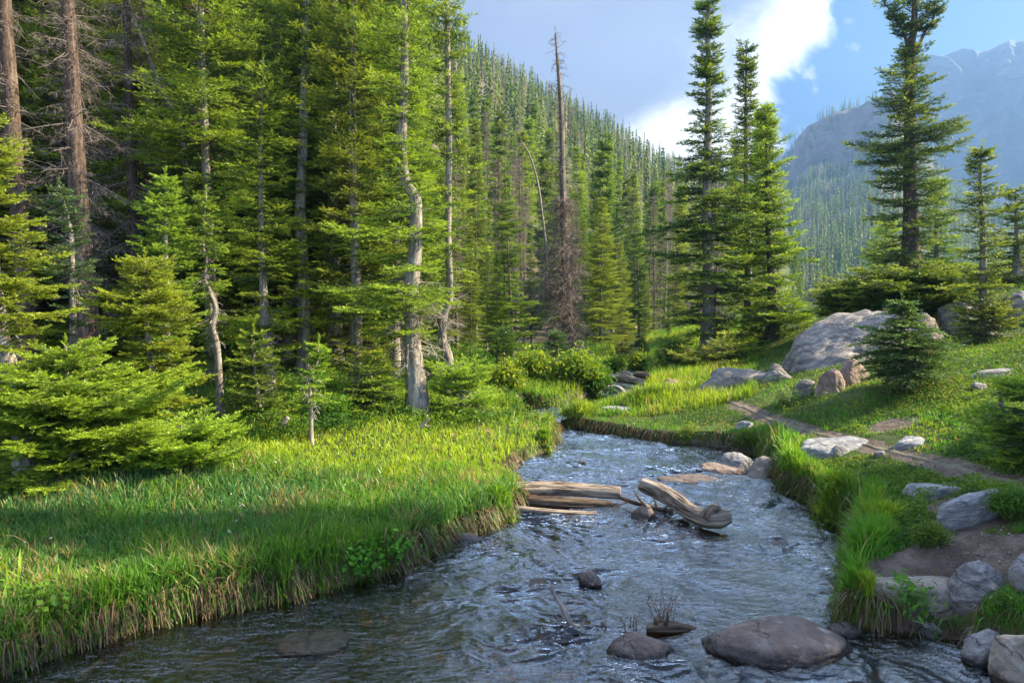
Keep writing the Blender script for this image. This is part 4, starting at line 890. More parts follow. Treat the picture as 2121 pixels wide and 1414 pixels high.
def low_conifer(seed, H, R, dead=False, nW=15, nb=6):
    rng = np.random.default_rng(seed); V = []; T = []; C = []
    base = .06 if not dead else .2
    def tri(a, b, c, col): T.append((len(V), len(V) + 1, len(V) + 2)); V.extend([a, b, c]); C.extend([col] * 3)
    tc_ = np.array([.22, .19, .175]) * rng.uniform(.7, 1.2)
    for a in range(3):
        p, q = a * 2.094, (a + 1) * 2.094; w_ = .14 if dead else .1
        A, B = (math.cos(p) * w_, math.sin(p) * w_, 0), (math.cos(q) * w_, math.sin(q) * w_, 0); tri(A, B, (0, 0, H), tc_)
    for k in range(nW):
        f = k / nW; z = H * (base + (1 - base) * f); Rk = R * (1 - f) ** .85 * rng.uniform(.7, 1.15) + .12; dz = H / nW
        for b in range(nb):
            if rng.random() < (.15 if not dead else .5): continue
            a = rng.uniform(0, 6.283); rr_ = Rk * rng.uniform(.6, 1.15); w_ = rr_ * (.42 if not dead else .09) + (.05 if not dead else .02)
            d = np.array([math.cos(a), math.sin(a), 0]); s = np.array([-d[1], d[0], 0]); o0 = np.array([0, 0, z + dz * .5])
            tip = d * rr_ + [0, 0, z - dz * rng.uniform(0, .7)]
            col = (OLD * 1.1 + (NEW - OLD) * np.clip(rng.uniform(-.1, .5) + f * .15, 0, 1)) * rng.uniform(.7, 1.2) if not dead else tc_ * rng.uniform(.6, 1.2)
            m1 = o0 * .5 + tip * .5 + [0, 0, .12 * dz]
            tri(o0, m1 - s * w_, tip, col); tri(o0, tip, m1 + s * w_, col)
            if not dead: tri(m1 - s * w_ * 1.5 + d * .1 * rr_, m1 + s * w_ * .3, tip + [0, 0, .15], col * 1.1)
    return np.array(V, float), np.array(T), np.array(C)
LOWP = [low_conifer(s, 12, r_) for s, r_ in ((1, 1.3), (2, 1.0), (3, 1.15), (4, .9))] + [low_conifer(5, 11, .8, True), low_conifer(6, 12, .5, True)]
def scatter_trees(name, X_, Y_, Z_, S_, rng, deadp=.16, tintmul=None):
    Vs, Ts, Cs = [], [], []; nv = 0
    dead = rng.random(len(X_)) < deadp; ch = np.where(dead, rng.integers(4, 6, len(X_)), rng.integers(0, 4, len(X_)))
    for q in range(6):
        I = np.where(ch == q)[0]
        if not len(I): continue
        V, T, C = LOWP[q]; a = rng.uniform(0, 6.283, len(I)); s = S_[I]; ca, sa = np.cos(a), np.sin(a); wd = s * rng.uniform(.85, 1.25, len(I))
        P = np.empty((len(I), len(V), 3))
        lx = rng.normal(size=len(I)) * .03; 
        P[..., 0] = X_[I, None] + wd[:, None] * (V[None, :, 0] * ca[:, None] - V[None, :, 1] * sa[:, None]) + lx[:, None] * V[None, :, 2]
        P[..., 1] = Y_[I, None] + wd[:, None] * (V[None, :, 0] * sa[:, None] + V[None, :, 1] * ca[:, None])
        P[..., 2] = Z_[I, None] - .1 + s[:, None] * V[None, :, 2]
        Vs.append(P.reshape(-1, 3)); Ts.append((T[None] + (np.arange(len(I)) * len(V))[:, None, None]).reshape(-1, 3) + nv); nv += len(I) * len(V)
        cm = rng.uniform(.75, 1.3, (len(I), 1, 1)) * np.ones((1, 1, 3)); cm = cm + (rng.random((len(I), 1, 1)) < .38) * np.array([[[.5, .35, 0]]]) * (q < 4)
        Cs.append((C[None] * cm).reshape(-1, 3))
    o = obj(name, mesh_np(name, np.concatenate(Vs), [np.concatenate(Ts)], M_NEEDLE, tint=np.concatenate(Cs)))
    return o
fi = np.array(farl)
o = scatter_trees('hillside_forest', hx[fi], hy[fi], hz[fi], rng.uniform(.7, 1.2, len(fi)), rng, .36); tag(o, 'dense conifer forest with grey snags covering the left hillside up to its ridge', 'forest', kind='stuff')
# far valley forest
N = 30000; u = rng.uniform(.33, .95, N); r = np.sqrt(rng.uniform(255 ** 2, 805 ** 2, N)); yy2 = r / np.sqrt(1 + u * u); xx2 = yy2 * u
t2 = (r - 260) / 540; dens = (fbm2(xx2 / 45, yy2 / 45, 3, 91) + .55 - t2 * .35); cl = np.interp(u, [.38, .405, .47, .56, .64], [0, .9, 1, .55, .2])
ok = (rng.random(N) < np.clip(dens, .05, 1) * .75 * np.interp(r, [255, 800], [.9, .75])) & ~((t2 > .83) & (t2 < .95) & (cl > .3) & (rng.random(N) < .65))
xx2, yy2, r, u = xx2[ok], yy2[ok], r[ok], u[ok]; zz2 = slope_z(r, u, xx2, yy2)
print('valley trees', len(xx2))
o = scatter_trees('far_valley_forest', xx2, yy2, zz2, rng.uniform(.75, 1.35, len(xx2)), rng, .22); tag(o, 'hazy blue conifer forest covering the far valley side below the cliff', 'forest', kind='stuff')

# ================================================================== rocks
_bm = bmesh.new(); bmesh.ops.create_icosphere(_bm, subdivisions=6, radius=1.0)
ICO_V = np.array([v.co[:] for v in _bm.verts]); ICO_F = np.array([[v.index for v in f.verts] for f in _bm.faces]); _bm.free()
_bm = bmesh.new(); bmesh.ops.create_icosphere(_bm, subdivisions=4, radius=1.0)
ICO4_V = np.array([v.co[:] for v in _bm.verts]); ICO4_F = np.array([[v.index for v in f.verts] for f in _bm.faces]); _bm.free()
def rock_mesh(name, seed, dims, material, planes=11, cut=(.60, .95), rough=.06, soft=15.0, low=False, flat_top=None, shear=0.0):
    """a boulder: a sphere cut by soft random planes, scaled to dims (half sizes), then roughened"""
    rng = np.random.default_rng(seed); Vv, Fv = (ICO4_V, ICO4_F) if low else (ICO_V, ICO_F)
    N = rng.normal(size=(planes, 3)); N /= np.linalg.norm(N, axis=1)[:, None]; dd = rng.uniform(*cut, planes)
    if flat_top is not None: N = np.r_[N, [[rng.normal() * .08, rng.normal() * .08, 1]]]; dd = np.r_[dd, flat_top]
    dots = Vv @ N.T
    rad = np.where(dots > .05, dd / np.maximum(dots, .05), 9.0); rad = np.minimum(rad, 3.0)
    allr = np.c_[rad, np.ones(len(Vv))]
    r = -np.log(np.exp(-allr * soft).sum(1)) / soft
    V = Vv * r[:, None]
    V = V + np.outer(V[:, 2], [shear, 0, 0])
    nmag = 1 + rough * 2.2 * fbm3(V * 1.6 + seed, 4, seed) + rough * .8 * fbm3(V * 6 + seed, 4, seed + 9) - rough * .5 * np.abs(fbm3(V * 3.1, 3, seed + 3))
    V = V * nmag[:, None]; ext = (V.max(0) - V.min(0)) / 2; V = (V - (V.max(0) + V.min(0)) / 2) / ext * np.asarray(dims)
    return mesh_np(name, V, [Fv], material, smooth=True)
def rock(label, px0, px1, ptop, pbot, material, seed, name='boulder', cat='rock', surf=None, depth_r=.8, sink=.5, tilt=(0, 0), rz=0.0, group=None, **kw):
    """placed so that its outline covers px0..px1 and ptop..pbot of the photo"""
    pc = (px0 + px1) / 2
    if surf is None: x, y, z = hit(pc, pbot)
    else: x, y = on_z(pc, pbot, surf); z = surf
    w_ = (px1 - px0) / F * y / 2; dep = w_ * depth_r; yc = y + dep * .75
    w_ *= yc / y * .98
    w_ /= math.sqrt(1 - min(.8, max(0, (sink - 1) / (1 + sink))) ** 2)
    ztop = z_at(ptop, yc); hh_ = max(ztop - z, .03); hz_ = hh_ * (1 + sink) / 2 + .0
    zc = ztop - hz_
    xc = x_at(pc, yc, ztop)
    o = obj(name, rock_mesh(name, seed, (w_, dep, hz_), material, **kw), None, (xc, yc, zc), (tilt[0], tilt[1], rz)); tag(o, label, cat, group); return o
rock('large low reddish-brown boulder rounded above the water, lower right of the stream', 1450, 1765, 1300, 1372, M_ROCKB, 201, surf=0, depth_r=.62, sink=1.5, planes=5, cut=(.75, .95), flat_top=.62, rough=0.035)
rock('dark dome-shaped boulder left of the large low one in the stream', 1252, 1400, 1312, 1376, M_ROCKB, 202, surf=0, depth_r=.8, sink=1.3, planes=8, cut=(.7, .95), rough=0.045)
rock('low shiny rock hump at the right tip of the large low boulder', 1715, 1790, 1290, 1316, M_ROCKB, 203, surf=0, depth_r=.7, sink=.9, planes=6)
rock('mossy half-sunken rock awash in the amber water at lower left', 570, 725, 1318, 1352, M_MOSS, 204, surf=0, depth_r=.8, sink=.9, planes=8, rough=.08)
rock('small wet dark rock breaking the ripples in mid stream', 1195, 1248, 1182, 1214, M_ROCKB, 205, surf=0, depth_r=.9, sink=.8, rough=.1)
rock('small rock just awash left of the mid stream one', 1075, 1135, 1200, 1210, M_ROCKB, 206, surf=0, depth_r=.9, sink=1.2)
rock('angular reddish rock under the broken twigs by the curved log', 1305, 1362, 1042, 1078, M_ROCKP, 207, surf=0, depth_r=.8, sink=1.0, planes=10)
rock('grey boulder at the back of the three by the right bank', 1478, 1572, 937, 985, M_ROCKG, 208, surf=.06, depth_r=.8, sink=1.0)
rock('smooth flat pinkish boulder in front of the grey one by the right bank', 1440, 1538, 959, 992, M_ROCKP, 209, surf=.03, depth_r=.6, sink=1.0, flat_top=.6)
rock('brown upright boulder tucked under the tall bank grass', 1542, 1618, 944, 1004, M_TAN, 210, surf=.0, depth_r=.8, sink=.3)
rock('long wet rock sill with water sliding over its right end', 1345, 1505, 983, 1016, M_ROCKB, 211, surf=.0, depth_r=.35, sink=1.0, flat_top=.6)
rock('small flat rock breaking the rapids right of the curved log', 1570, 1660, 1116, 1126, M_ROCKB, 212, surf=0, depth_r=.6, sink=1.2)
rock('small dark wet stone by the left bank below the grass', 925, 1000, 1104, 1132, M_ROCKB, 213, surf=0, depth_r=.7, sink=.8)
rock('reddish wet stone awash near the bottom middle of the stream', 975, 1065, 1354, 1368, M_ROCKP, 214, surf=0, depth_r=.7, sink=1.2)
rock('dark sunken stone behind the dome-shaped boulder', 1130, 1190, 1314, 1325, M_ROCKB, 215, surf=0, depth_r=.8, sink=1.2)
rock('banded grey boulder standing upright on the right bank', 1972, 2120, 1160, 1322, M_STRI, 216, surf=.02, depth_r=.75, sink=.15, planes=9, cut=(.55, .9), tilt=(0, -.12))
rock('broad pale flat-topped rock ledge at the water below the bare soil', 1790, 1992, 1192, 1292, M_TAN, 217, surf=.02, depth_r=.55, sink=.15, flat_top=.55, planes=10, name='rock_ledge')
rock('small dark rock with white roots over it below the ledge', 1898, 1962, 1284, 1322, M_ROCKG, 218, surf=0, depth_r=.8, sink=.4)
rock('dark mossy boulder near the lower right corner', 1990, 2078, 1302, 1388, M_ROCKG, 219, surf=0, depth_r=.9, sink=.4)
rock('pale grey boulder cut by the lower right corner of the photo', 2052, 2190, 1308, 1440, M_TAN, 220, surf=0, depth_r=.8, sink=.4)
rock('grey rock cut by the right edge above the banded boulder', 2096, 2190, 1150, 1230, M_ROCKG, 221, depth_r=.8, sink=.5)
rock('pale slab lying flat in the grass beside the sunlit path', 1876, 2002, 998, 1030, M_ROCKW, 222, name='stone_slab', depth_r=.7, sink=2.6, flat_top=.5, planes=6)
rock('long pale slab edge slanting up out of the bare soil', 1940, 2090, 1022, 1092, M_ROCKW, 223, name='stone_slab', depth_r=.22, sink=.1, flat_top=.5, planes=7, tilt=(-.1, -.38))
rock('pale stone slab with a sunlit rim left of the path', 1658, 1818, 906, 940, M_ROCKW, 224, name='stone_slab', depth_r=.55, sink=2.6, flat_top=.5)
rock('small grey stone against the left slab by the path', 1722, 1760, 922, 944, M_ROCKG, 225, depth_r=.7, sink=.6)
rock('small pale slab right of the path among clumps of grass', 1852, 1928, 905, 928, M_ROCKW, 226, name='stone_slab', depth_r=.8, sink=2.6, flat_top=.5)
rock('single white stone lying in the short grass above the right bank', 1522, 1562, 871, 890, M_ROCKW, 227, depth_r=.7, sink=.6)
rock('great grey outcrop dome with swirling bands under the conifer mat', 1585, 1885, 640, 756, M_OUT, 228, name='rock_outcrop', depth_r=.8, sink=1.9, planes=16, cut=(.62, .98), rough=.075, soft=18, shear=.5)
rock('grey outcrop shoulder showing right behind the small bushy fir', 1850, 1950, 645, 710, M_OUT, 229, name='rock_outcrop', depth_r=.6, sink=2.4, planes=14, rough=.07, soft=18)
rock('pale outcrop knob between the firs on the right skyline', 1950, 2040, 622, 690, M_OUT, 230, name='rock_outcrop', depth_r=.8, sink=.5)
rock('pale outcrop cut by the right edge on the skyline', 2080, 2200, 602, 668, M_OUT, 231, name='rock_outcrop', depth_r=.8, sink=.5)
rock('long low cracked outcrop in front of the two tall spruces', 1425, 1600, 760, 808, M_OUT, 232, name='rock_outcrop', depth_r=.45, sink=1.8, planes=12, rough=0.09)
rock('low cracked rock continuing right from the long outcrop', 1560, 1660, 752, 790, M_OUT, 233, name='rock_outcrop', depth_r=.5, sink=1.8, planes=10, rough=0.09)
rock('pinkish rounded rock in the middle of the three on the slope', 1688, 1752, 763, 816, M_ROCKP, 234, depth_r=.8, sink=1.0)
rock('larger rock behind, at the left foot of the small bushy fir', 1728, 1805, 742, 796, M_ROCKP, 235, depth_r=.8, sink=1.0)
rock('pointed small rock leaning left of the pinkish rounded one', 1640, 1692, 786, 822, M_OUT, 236, depth_r=.6, sink=.4, tilt=(0, -.3))
rock('flat grey rock showing through leafy ground cover at far right', 2012, 2100, 762, 782, M_ROCKG, 237, depth_r=.6, sink=2.6, flat_top=.5)
rock('small grey rock below the flat one in the leafy slope', 2012, 2042, 792, 808, M_ROCKG, 238, depth_r=.7, sink=.8)
rock('pinkish stone at the edge of the trees above the right meadow', 1365, 1412, 784, 804, M_ROCKP, 239, depth_r=.8, sink=.6)
rock('flat pale stone in the upper creek right of the tall grass tussock', 1240, 1315, 842, 856, M_ROCKW, 240, surf=.33, depth_r=.6, sink=1.0, flat_top=.5)
rock('dark wet boulder with a small cascade left of the tussock', 1085, 1130, 855, 884, M_ROCKG, 241, surf=.2, depth_r=.8, sink=.6)
rock('grey stone in the upper creek behind the flat pale one', 1248, 1300, 796, 812, M_ROCKG, 242, surf=.33, depth_r=.8, sink=1.0)
rock('small stone on the far bank of the upper creek', 1276, 1310, 768, 780, M_ROCKP, 243, surf=.36, depth_r=.8, sink=1.0)
rock('tiny grey stone beside the path below the left slab', 1812, 1832, 932, 946, M_ROCKG, 244, depth_r=.9, sink=.6)
for q, (a, b, c) in enumerate([(1130, 1000, 20), (1235, 960, 0), (1010, 1290, 40), (870, 1330, 50), (1100, 1380, 60), (800, 1240, 36), (450, 1370, 60), (1620, 1220, 44), (1480, 1190, 30), (1380, 1130, 26), (300, 1390, 50), (1880, 1370, 60), (950, 1210, 30), (680, 1400, 70), (1220, 1260, 36), (920, 1390, 44)]):
    if c: 
        x, y = on_z(a, b, -.12); s_ = c / F * y / 2 * 1.6
        o = obj('sunken_stone', rock_mesh('sunken_stone', 300 + q, (s_, s_ * .8, s_ * .45), M_ROCKP if q % 2 else M_TAN, low=True), None, (x, y, -.20 + s_ * .2), (0, 0, q * 1.3))
        tag(o, 'rounded stone lying under the rippled water of the stream', 'stone', 'stones under the water')

# ================================================================== logs and deadwood
def log(name, label, pts, rad, material, sides=36, n=60, seed=0, ridg=.12, wob=.08, cat='log', parts=None):
    P = spline(pts, n); r = np.interp(np.linspace(0, 1, n), np.linspace(0, 1, len(rad)), rad)
    o0 = P.mean(0); V, Q, T, Wv = tube(P - o0, r, sides, wob, ridg, seed, True); g = Geo(); g.add(V, Q, T, (.3, .3, .3), Wv)
    o = obj(name, g.mesh(name, material), None, o0); tag(o, label, cat)
    for pn, pp_, pr in (parts or []):
        q = Geo(); V, Q, T, Wv = tube(spline(np.asarray(pp_) - o0, 16), np.interp(np.linspace(0, 1, 16), np.linspace(0, 1, len(pr)), pr), 8, .1, .1, seed + 3, True); q.add(V, Q, T, (.3, .3, .3), Wv)
        obj(pn, q.mesh(pn, material), o)
    return o
def wp(px, py, z): x, y = on_z(px, py, z); return (x, y, z)
log('driftwood_log', 'thick pale straight log jutting from the left bank, topmost of three', [wp(1030, 1014, .20), wp(1140, 1012, .19), wp(1220, 1016, .17), wp(1285, 1021, .15)], [.09, .088, .08, .075], M_LOG, seed=401)
log('driftwood_log', 'middle log of the three at the left bank, darker and split', [wp(1040, 1036, .09), wp(1130, 1040, .08), wp(1200, 1043, .06), wp(1268, 1044, .05)], [.07, .068, .062, .04], M_LOGD, seed=402, ridg=.2, wob=.14)
log('driftwood_log', 'lowest thin log of the three, half in the water', [wp(1065, 1054, .05), wp(1130, 1061, .03), wp(1190, 1064, .015), wp(1240, 1063, .005)], [.045, .045, .04, .025], M_LOG, seed=403)
curved = log('curved_log', 'thick curved weathered log lying across the rapids with a knobbly end', [wp(1332, 1002, .26), wp(1368, 1018, .22), wp(1402, 1040, .18), wp(1432, 1062, .14), wp(1462, 1073, .13), wp(1490, 1072, .16), wp(1512, 1070, .17)],
    [.08, .09, .09, .085, .085, .095, .06], M_LOG, 44, 90, 404, .22, .14, 'log', [('broken_limb', [wp(1462, 1070, .16), wp(1470, 1060, .22), wp(1480, 1052, .27), wp(1488, 1052, .29)], [.075, .07, .055, .03])])
log('broken_branch', 'forked dead branch caught between the straight logs and the curved one', [wp(1285, 1030, .12), wp(1320, 1042, .14), wp(1355, 1052, .12), wp(1395, 1058, .10)], [.022, .028, .026, .02], M_LOGD, 10, 30, 405, .1, .1, 'branch',
    [('twig', [wp(1340, 1050, .14), wp(1325, 1034, .22), wp(1312, 1015, .30)], [.018, .012, .006]), ('twig', [wp(1360, 1053, .12), wp(1358, 1040, .2), wp(1352, 1030, .26)], [.014, .01, .005]), ('twig', [wp(1370, 1056, .12), wp(1385, 1046, .16), wp(1402, 1040, .2)], [.014, .01, .005]), ('twig', [wp(1305, 1037, .13), wp(1280, 1046, .1), wp(1262, 1052, .08)], [.014, .01, .005])])
log('branching_stick', 'bleached forked stick standing up out of the water left of the boulders', [wp(1200, 1298, 0), wp(1182, 1292, .05), wp(1168, 1262, .16), wp(1150, 1232, .27), wp(1138, 1205, .36)], [.016, .022, .019, .014, .005], M_PALE, 10, 40, 406, .1, .1, 'stick',
    [('twig', [wp(1170, 1280, .10), wp(1160, 1270, .14), wp(1152, 1266, .16)], [.010, .007, .003]), ('twig', [wp(1160, 1245, .22), wp(1150, 1240, .24), wp(1146, 1225, .3)], [.008, .006, .002]), ('twig', [wp(1180, 1292, .04), wp(1165, 1290, .06), wp(1155, 1282, .09)], [.010, .006, .003]), ('twig', [wp(1168, 1284, .07), wp(1152, 1276, .11), wp(1147, 1262, .16)], [.007, .005, .002])])
log('sunken_log', 'amber waterlogged log lying under the surface along the left bank', [wp(225, 1345, -.08), wp(300, 1312, -.06), wp(372, 1286, -.045)], [.075, .08, .06], M_TAN if False else M_LOG, seed=407)
log('sunken_log', 'small waterlogged branch under the surface near the bottom left', [wp(165, 1402, -.09), wp(195, 1380, -.07), wp(212, 1366, -.06)], [.03, .03, .02], M_LOG, seed=408, sides=14)
log('sodden_log', 'short dark broken wood chunk with upright splinters between the boulders', [wp(1340, 1302, .02), wp(1390, 1300, .03), wp(1440, 1303, .0)], [.03, .04, .02], M_LOGD, seed=409, ridg=.25, parts=[
    ('splinter', [wp(1360, 1300, .02), wp(1358, 1285, .09), wp(1362, 1276, .12)], [.02, .014, .004]), ('splinter', [wp(1378, 1302, .02), wp(1380, 1288, .09), wp(1384, 1266, .18)], [.02, .014, .004])])
log('upper_creek_log', 'pale log lying across the upper creek below the trees', [(*on_z(1262, 782, .5), .5), (*on_z(1300, 786, .48), .48), (*on_z(1345, 796, .42), .42)], [.10, .11, .09], M_LOG, seed=410)
log('upper_creek_log', 'darker log end behind the pale one at the upper creek', [(*on_z(1318, 776, .6), .6), (*on_z(1342, 780, .6), .6), (*on_z(1372, 790, .55), .55)], [.10, .11, .12], M_LOGD, seed=411)
def snag(name, label, px, py, pts, rad, m, cat, seed, parts=None):
    x, y, z = hit(px, py); P = [(x_at(a, y, z_at(b, y)), y + dy, z_at(b, y)) for a, b, dy in pts]
    pr = [(nm, [(x_at(a, y, z_at(b, y)), y + dy, z_at(b, y)) for a, b, dy in q], r) for nm, q, r in (parts or [])]
    return log(name, label, P, rad, m, 14, 30, seed, .14, .1, cat, pr)
snag('dead_stump', 'short leaning dead stub standing in the grass at the meadow edge', 585, 905, [(583, 912, 0), (583, 890, 0), (588, 875, 0), (597, 864, 0)], [.055, .045, .042, .03], M_PALE, 'stump', 420)
snag('dead_stump', 'pointed pale broken stump left of the crooked fir', 808, 845, [(806, 850, 0), (808, 830, 0), (812, 808, 0)], [.09, .075, .03], M_PALE, 'stump', 421)
snag('dead_stump', 'pale slanting stump right of the curved grey trunk', 1000, 760, [(988, 756, 0), (1004, 738, 0), (1020, 724, 0)], [.12, .12, .06], M_PALE, 'stump', 422)
snag('dead_root', 'small grey twisted root at the foot of the crooked fir', 885, 890, [(870, 885, -.2), (882, 872, -.2), (893, 862, -.2)], [.03, .025, .01], M_PALE, 'root', 423, [('root_fork', [(880, 874, -.2), (888, 878, -.2), (896, 876, -.2)], [.02, .012, .005])])
snag('grey_broken_limb', 'crooked grey dead limb leaning in at the right edge of the photo', 2110, 940, [(2128, 945, 0), (2108, 910, 0), (2088, 872, 0), (2075, 840, 0), (2070, 800, 0)], [.035, .032, .028, .02, .008], M_PALE, 'branch', 424, [('twig', [(2076, 842, 0), (2068, 838, 0), (2062, 845, 0)], [.012, .01, .004])])
snag('grey_broken_limb', 'pale fallen stick lying in the leafy slope near the right edge', 2070, 822, [(2050, 822, 0), (2068, 812, 0), (2086, 800, 0)], [.02, .02, .008], M_PALE, 'branch', 425)
# bare shrub twigs between the boulders, and white roots hanging over the ledge
def bare_shrub(name, label, px, py, surf, n, H, seed, col, spread=.5, curl=.2, cat='shrub', r0=.004):
    rng = np.random.default_rng(seed); g = Geo(); x, y = on_z(px, py, surf)
    for _ in range(n):
        a = rng.uniform(0, 6.28); p = np.array([rng.normal() * .03, rng.normal() * .03, 0]); el = rng.uniform(.9, 1.5); pts = [p.copy()]; h = H * rng.uniform(.4, 1)
        for k in range(6):
            el += rng.normal() * curl; a += rng.normal() * .4; p = p + np.array([math.cos(a) * math.cos(el), math.sin(a) * math.cos(el), math.sin(el)]) * h / 6; pts.append(p.copy())
        V, Q, T, Wv = tube(pts, np.linspace(r0, .0012, 7), 5); g.add(V, Q, T, np.array(col) * rng.uniform(.7, 1.2))
        for _k in range(5):
            i = rng.integers(1, 6); d = rng.normal(size=3); d[2] = abs(d[2]) * .7; d /= np.linalg.norm(d); e = pts[i] + d * h * rng.uniform(.12, .3)
            V, Q, T, Wv = tube([pts[i], (pts[i] + e) / 2 + rng.normal(size=3) * .005, e], [r0 * .5, r0 * .4, .001], 3); g.add(V, Q, T, np.array(col) * rng.uniform(.7, 1.2))
    o = obj(name, g.mesh(name, M_TWIG), None, (x, y, surf)); tag(o, label, cat); return o
bare_shrub('bare_twigs', 'leafless brown twig cluster standing between the two boulders', 1372, 1300, .0, 15, .42, 431, (.16, .12, .09))
bare_shrub('bare_twigs', 'small upright dead stalks left of the twig cluster in the water', 1305, 1302, .0, 7, .20, 432, (.12, .09, .07))
bare_shrub('bare_twigs', 'tiny dead stems beside the bleached forked stick', 1250, 1300, .0, 4, .12, 433, (.12, .09, .07))
bare_shrub('white_roots', 'tangle of white bleached roots over the small dark rock by the ledge', 1925, 1298, .03, 14, .26, 434, (.42, .40, .38), curl=.5, cat='roots', r0=.005)

# ================================================================== grass, leafy plants and bushes
def blades(rng, x, y, z, h, wdt, col, lean=.35, dirb=None, seg=3):
    """curved tapering blades, five triangles each"""
    n = len(x); a = rng.uniform(0, 6.283, n) if dirb is None else dirb + rng.normal(size=n) * .6
    le = lean * rng.gamma(2.0, .5, n); le = np.minimum(le, 1.6)
    d = np.stack([np.cos(a), np.sin(a), np.zeros(n)], 1); s = rng.uniform(0, 6.283, n); sd = np.stack([np.cos(s), np.sin(s), np.zeros(n)], 1)
    V = np.empty((n, 7, 3)); base = np.stack([x, y, z], 1)
    for k, t in enumerate((0, .38, .74, 1.0)):
        ang = le * t * 1.1
        c = base + d * (h * np.sin(ang) * t * .85)[:, None]; c[:, 2] += h * t * np.cos(ang * .8)
        ww = (wdt * (1, .9, .6, 0)[k] * .5)[:, None] * sd
        if k < 3: V[:, 2 * k] = c - ww; V[:, 2 * k + 1] = c + ww
        else: V[:, 6] = c
    T0 = np.array([[0, 1, 3], [0, 3, 2], [2, 3, 5], [2, 5, 4], [4, 5, 6]])
    T = (T0[None] + np.arange(n)[:, None, None] * 7).reshape(-1, 3)
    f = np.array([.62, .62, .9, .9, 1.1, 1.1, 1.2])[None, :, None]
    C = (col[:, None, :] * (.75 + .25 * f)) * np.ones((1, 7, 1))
    return V.reshape(-1, 3), T, C.reshape(-1, 3)
ROCKS_XY = [(o.location.x, o.location.y, max(o.dimensions.x, o.dimensions.y) * .42) for o in COL.objects if o.name.split('.')[0] in ('boulder', 'stone_slab', 'rock_ledge', 'rock_outcrop')]
def clear_of_rocks(x, y, k=1.0):
    ok = np.ones(len(x), bool)
    for a, b, r in ROCKS_XY: ok &= (x - a) ** 2 + (y - b) ** 2 > (r * k) ** 2
    return ok
def sample_polar(rng, n, u0, u1, r0, r1, p=1.0):
    u = rng.uniform(u0, u1, n); t = rng.random(n)
    r = (r0 ** -p + t * (r1 ** -p - r0 ** -p)) ** (-1 / p) if p > 0 else np.sqrt(r0 ** 2 + t * (r1 ** 2 - r0 ** 2))
    return u * r, r
LUSH = np.array([.085, .20, .018]); YEL = np.array([.235, .32, .026]); BLG = np.array([.06, .155, .045]); STRAW = np.array([.30, .24, .12]); DKG = np.array([.045, .11, .018])
def left_side(x, y, sd): return (x < np.interp(y, [0, 4, 6, 9, 10.5, 13, 20], [-2, -2, -.5, .5, 1.1, .8, 2.2]))
def grass_patch(name, label, seed, n, u0, u1, r0, r1, keep, hfun, cfun, lean=.4, p=1.0, w0=.0065):
    rng = np.random.default_rng(seed); x, y = sample_polar(rng, n, u0, u1, r0, r1, p)
    # clumping
    cx_, cy_ = np.round(x / .16) * .16, np.round(y / .16) * .16
    jx = vn2(cx_ * 31, cy_ * 17, 3) * .07; jy = vn2(cx_ * 13, cy_ * 37, 4) * .07
    pull = rng.random(n) ** .7 * .75; x = x + (cx_ + jx - x) * pull * (rng.random(n) < .55); y = y + (cy_ + jy - y) * pull * (rng.random(n) < .55)
    z, sd, sc_ = ground_z(x, y, True)
    ok = keep(x, y, sd, sc_) & (sd > .02) & (sc_ > .03) & clear_of_rocks(x, y, .85)
    x, y, z, sd = x[ok], y[ok], z[ok], sd[ok]
    h = hfun(x, y, sd) * rng.uniform(.45, 1.25, len(x)) * (.8 if name == 'meadow_grass' else 1); r = np.hypot(x, y)
    col = cfun(x, y, sd, rng) * rng.uniform(.7, 1.25, (len(x), 1))
    dead = rng.random(len(x)) < .06 + .22 * (vn2(x * 2.1, y * 2.1, 97) > .35); col[dead] = STRAW * rng.uniform(.5, 1.1, (dead.sum(), 1))
    wdt = w0 * rng.uniform(.6, 1.35, len(x)) * (1 + r / 11)
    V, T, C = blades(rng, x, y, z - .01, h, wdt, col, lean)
    o = obj(name, mesh_np(name, V, [T], M_GRASS, tint=C)); tag(o, label, 'grass', kind='stuff'); print(name, len(x)); return o
def zone(px0, py0, px1, py1, x, y):
    """soft membership of a round patch whose centre and rim are ground points"""
    a = hit(px0, py0); b = hit(px1, py1); R = math.hypot(a[0] - b[0], a[1] - b[1]); return 1 - sstep(.6, 1.1, np.hypot(x - a[0], y - a[1]) / R)
def h_left(x, y, sd):
    h = .20 + .10 * fbm2(x * .9, y * .9, 3, 51) + .07 * (1 - sstep(.1, .8, sd)) * sstep(3.5, 6.5, y)
    dry = np.clip(sstep(8.2, 9.2, y) * (1 - sstep(11.5, 13, y)) * sstep(-4.2, -2.6, x), 0, 1)
    h = h * (1 - .5 * dry) + .13 * sstep(-2.6, -4.4, x) * sstep(6, 8, y)
    return np.clip(h, .09, .55)
def c_left(x, y, sd, rng):
    a = fbm2(x * .7, y * .7, 3, 61)[:, None]; b = fbm2(x * 2.2, y * 2.2, 3, 62)[:, None]
    c = LUSH + (BLG - LUSH) * np.clip(.5 + a * 1.4 - .2 * sstep(7, 9, y)[:, None], 0, 1)
    dry = (sstep(7.6, 9.2, y) * (1 - sstep(12, 13.5, y)) * sstep(-4.8, -2.8, x))[:, None]
    c = c + (YEL * np.array([1.0, 1.06, 1]) - c) * np.clip(dry * (.95 + b * .8) + np.clip(b - .25, 0, 1) * .7, 0, 1)
    return c
grass_patch('meadow_grass', 'lush green and yellow grass of the left meadow beside the stream', 501, 340000, -1.35, .12, 3.6, 15, lambda x, y, sd, sc_: left_side(x, y, sd), h_left, c_left, .62, 1.0, .0085)
def keep_sedge(x, y, sd, sc_): return left_side(x, y, sd) & (vn2(x * 1.1, y * 1.1, 45) > .0) & (vn2(x * 5, y * 5, 46) > -.1)
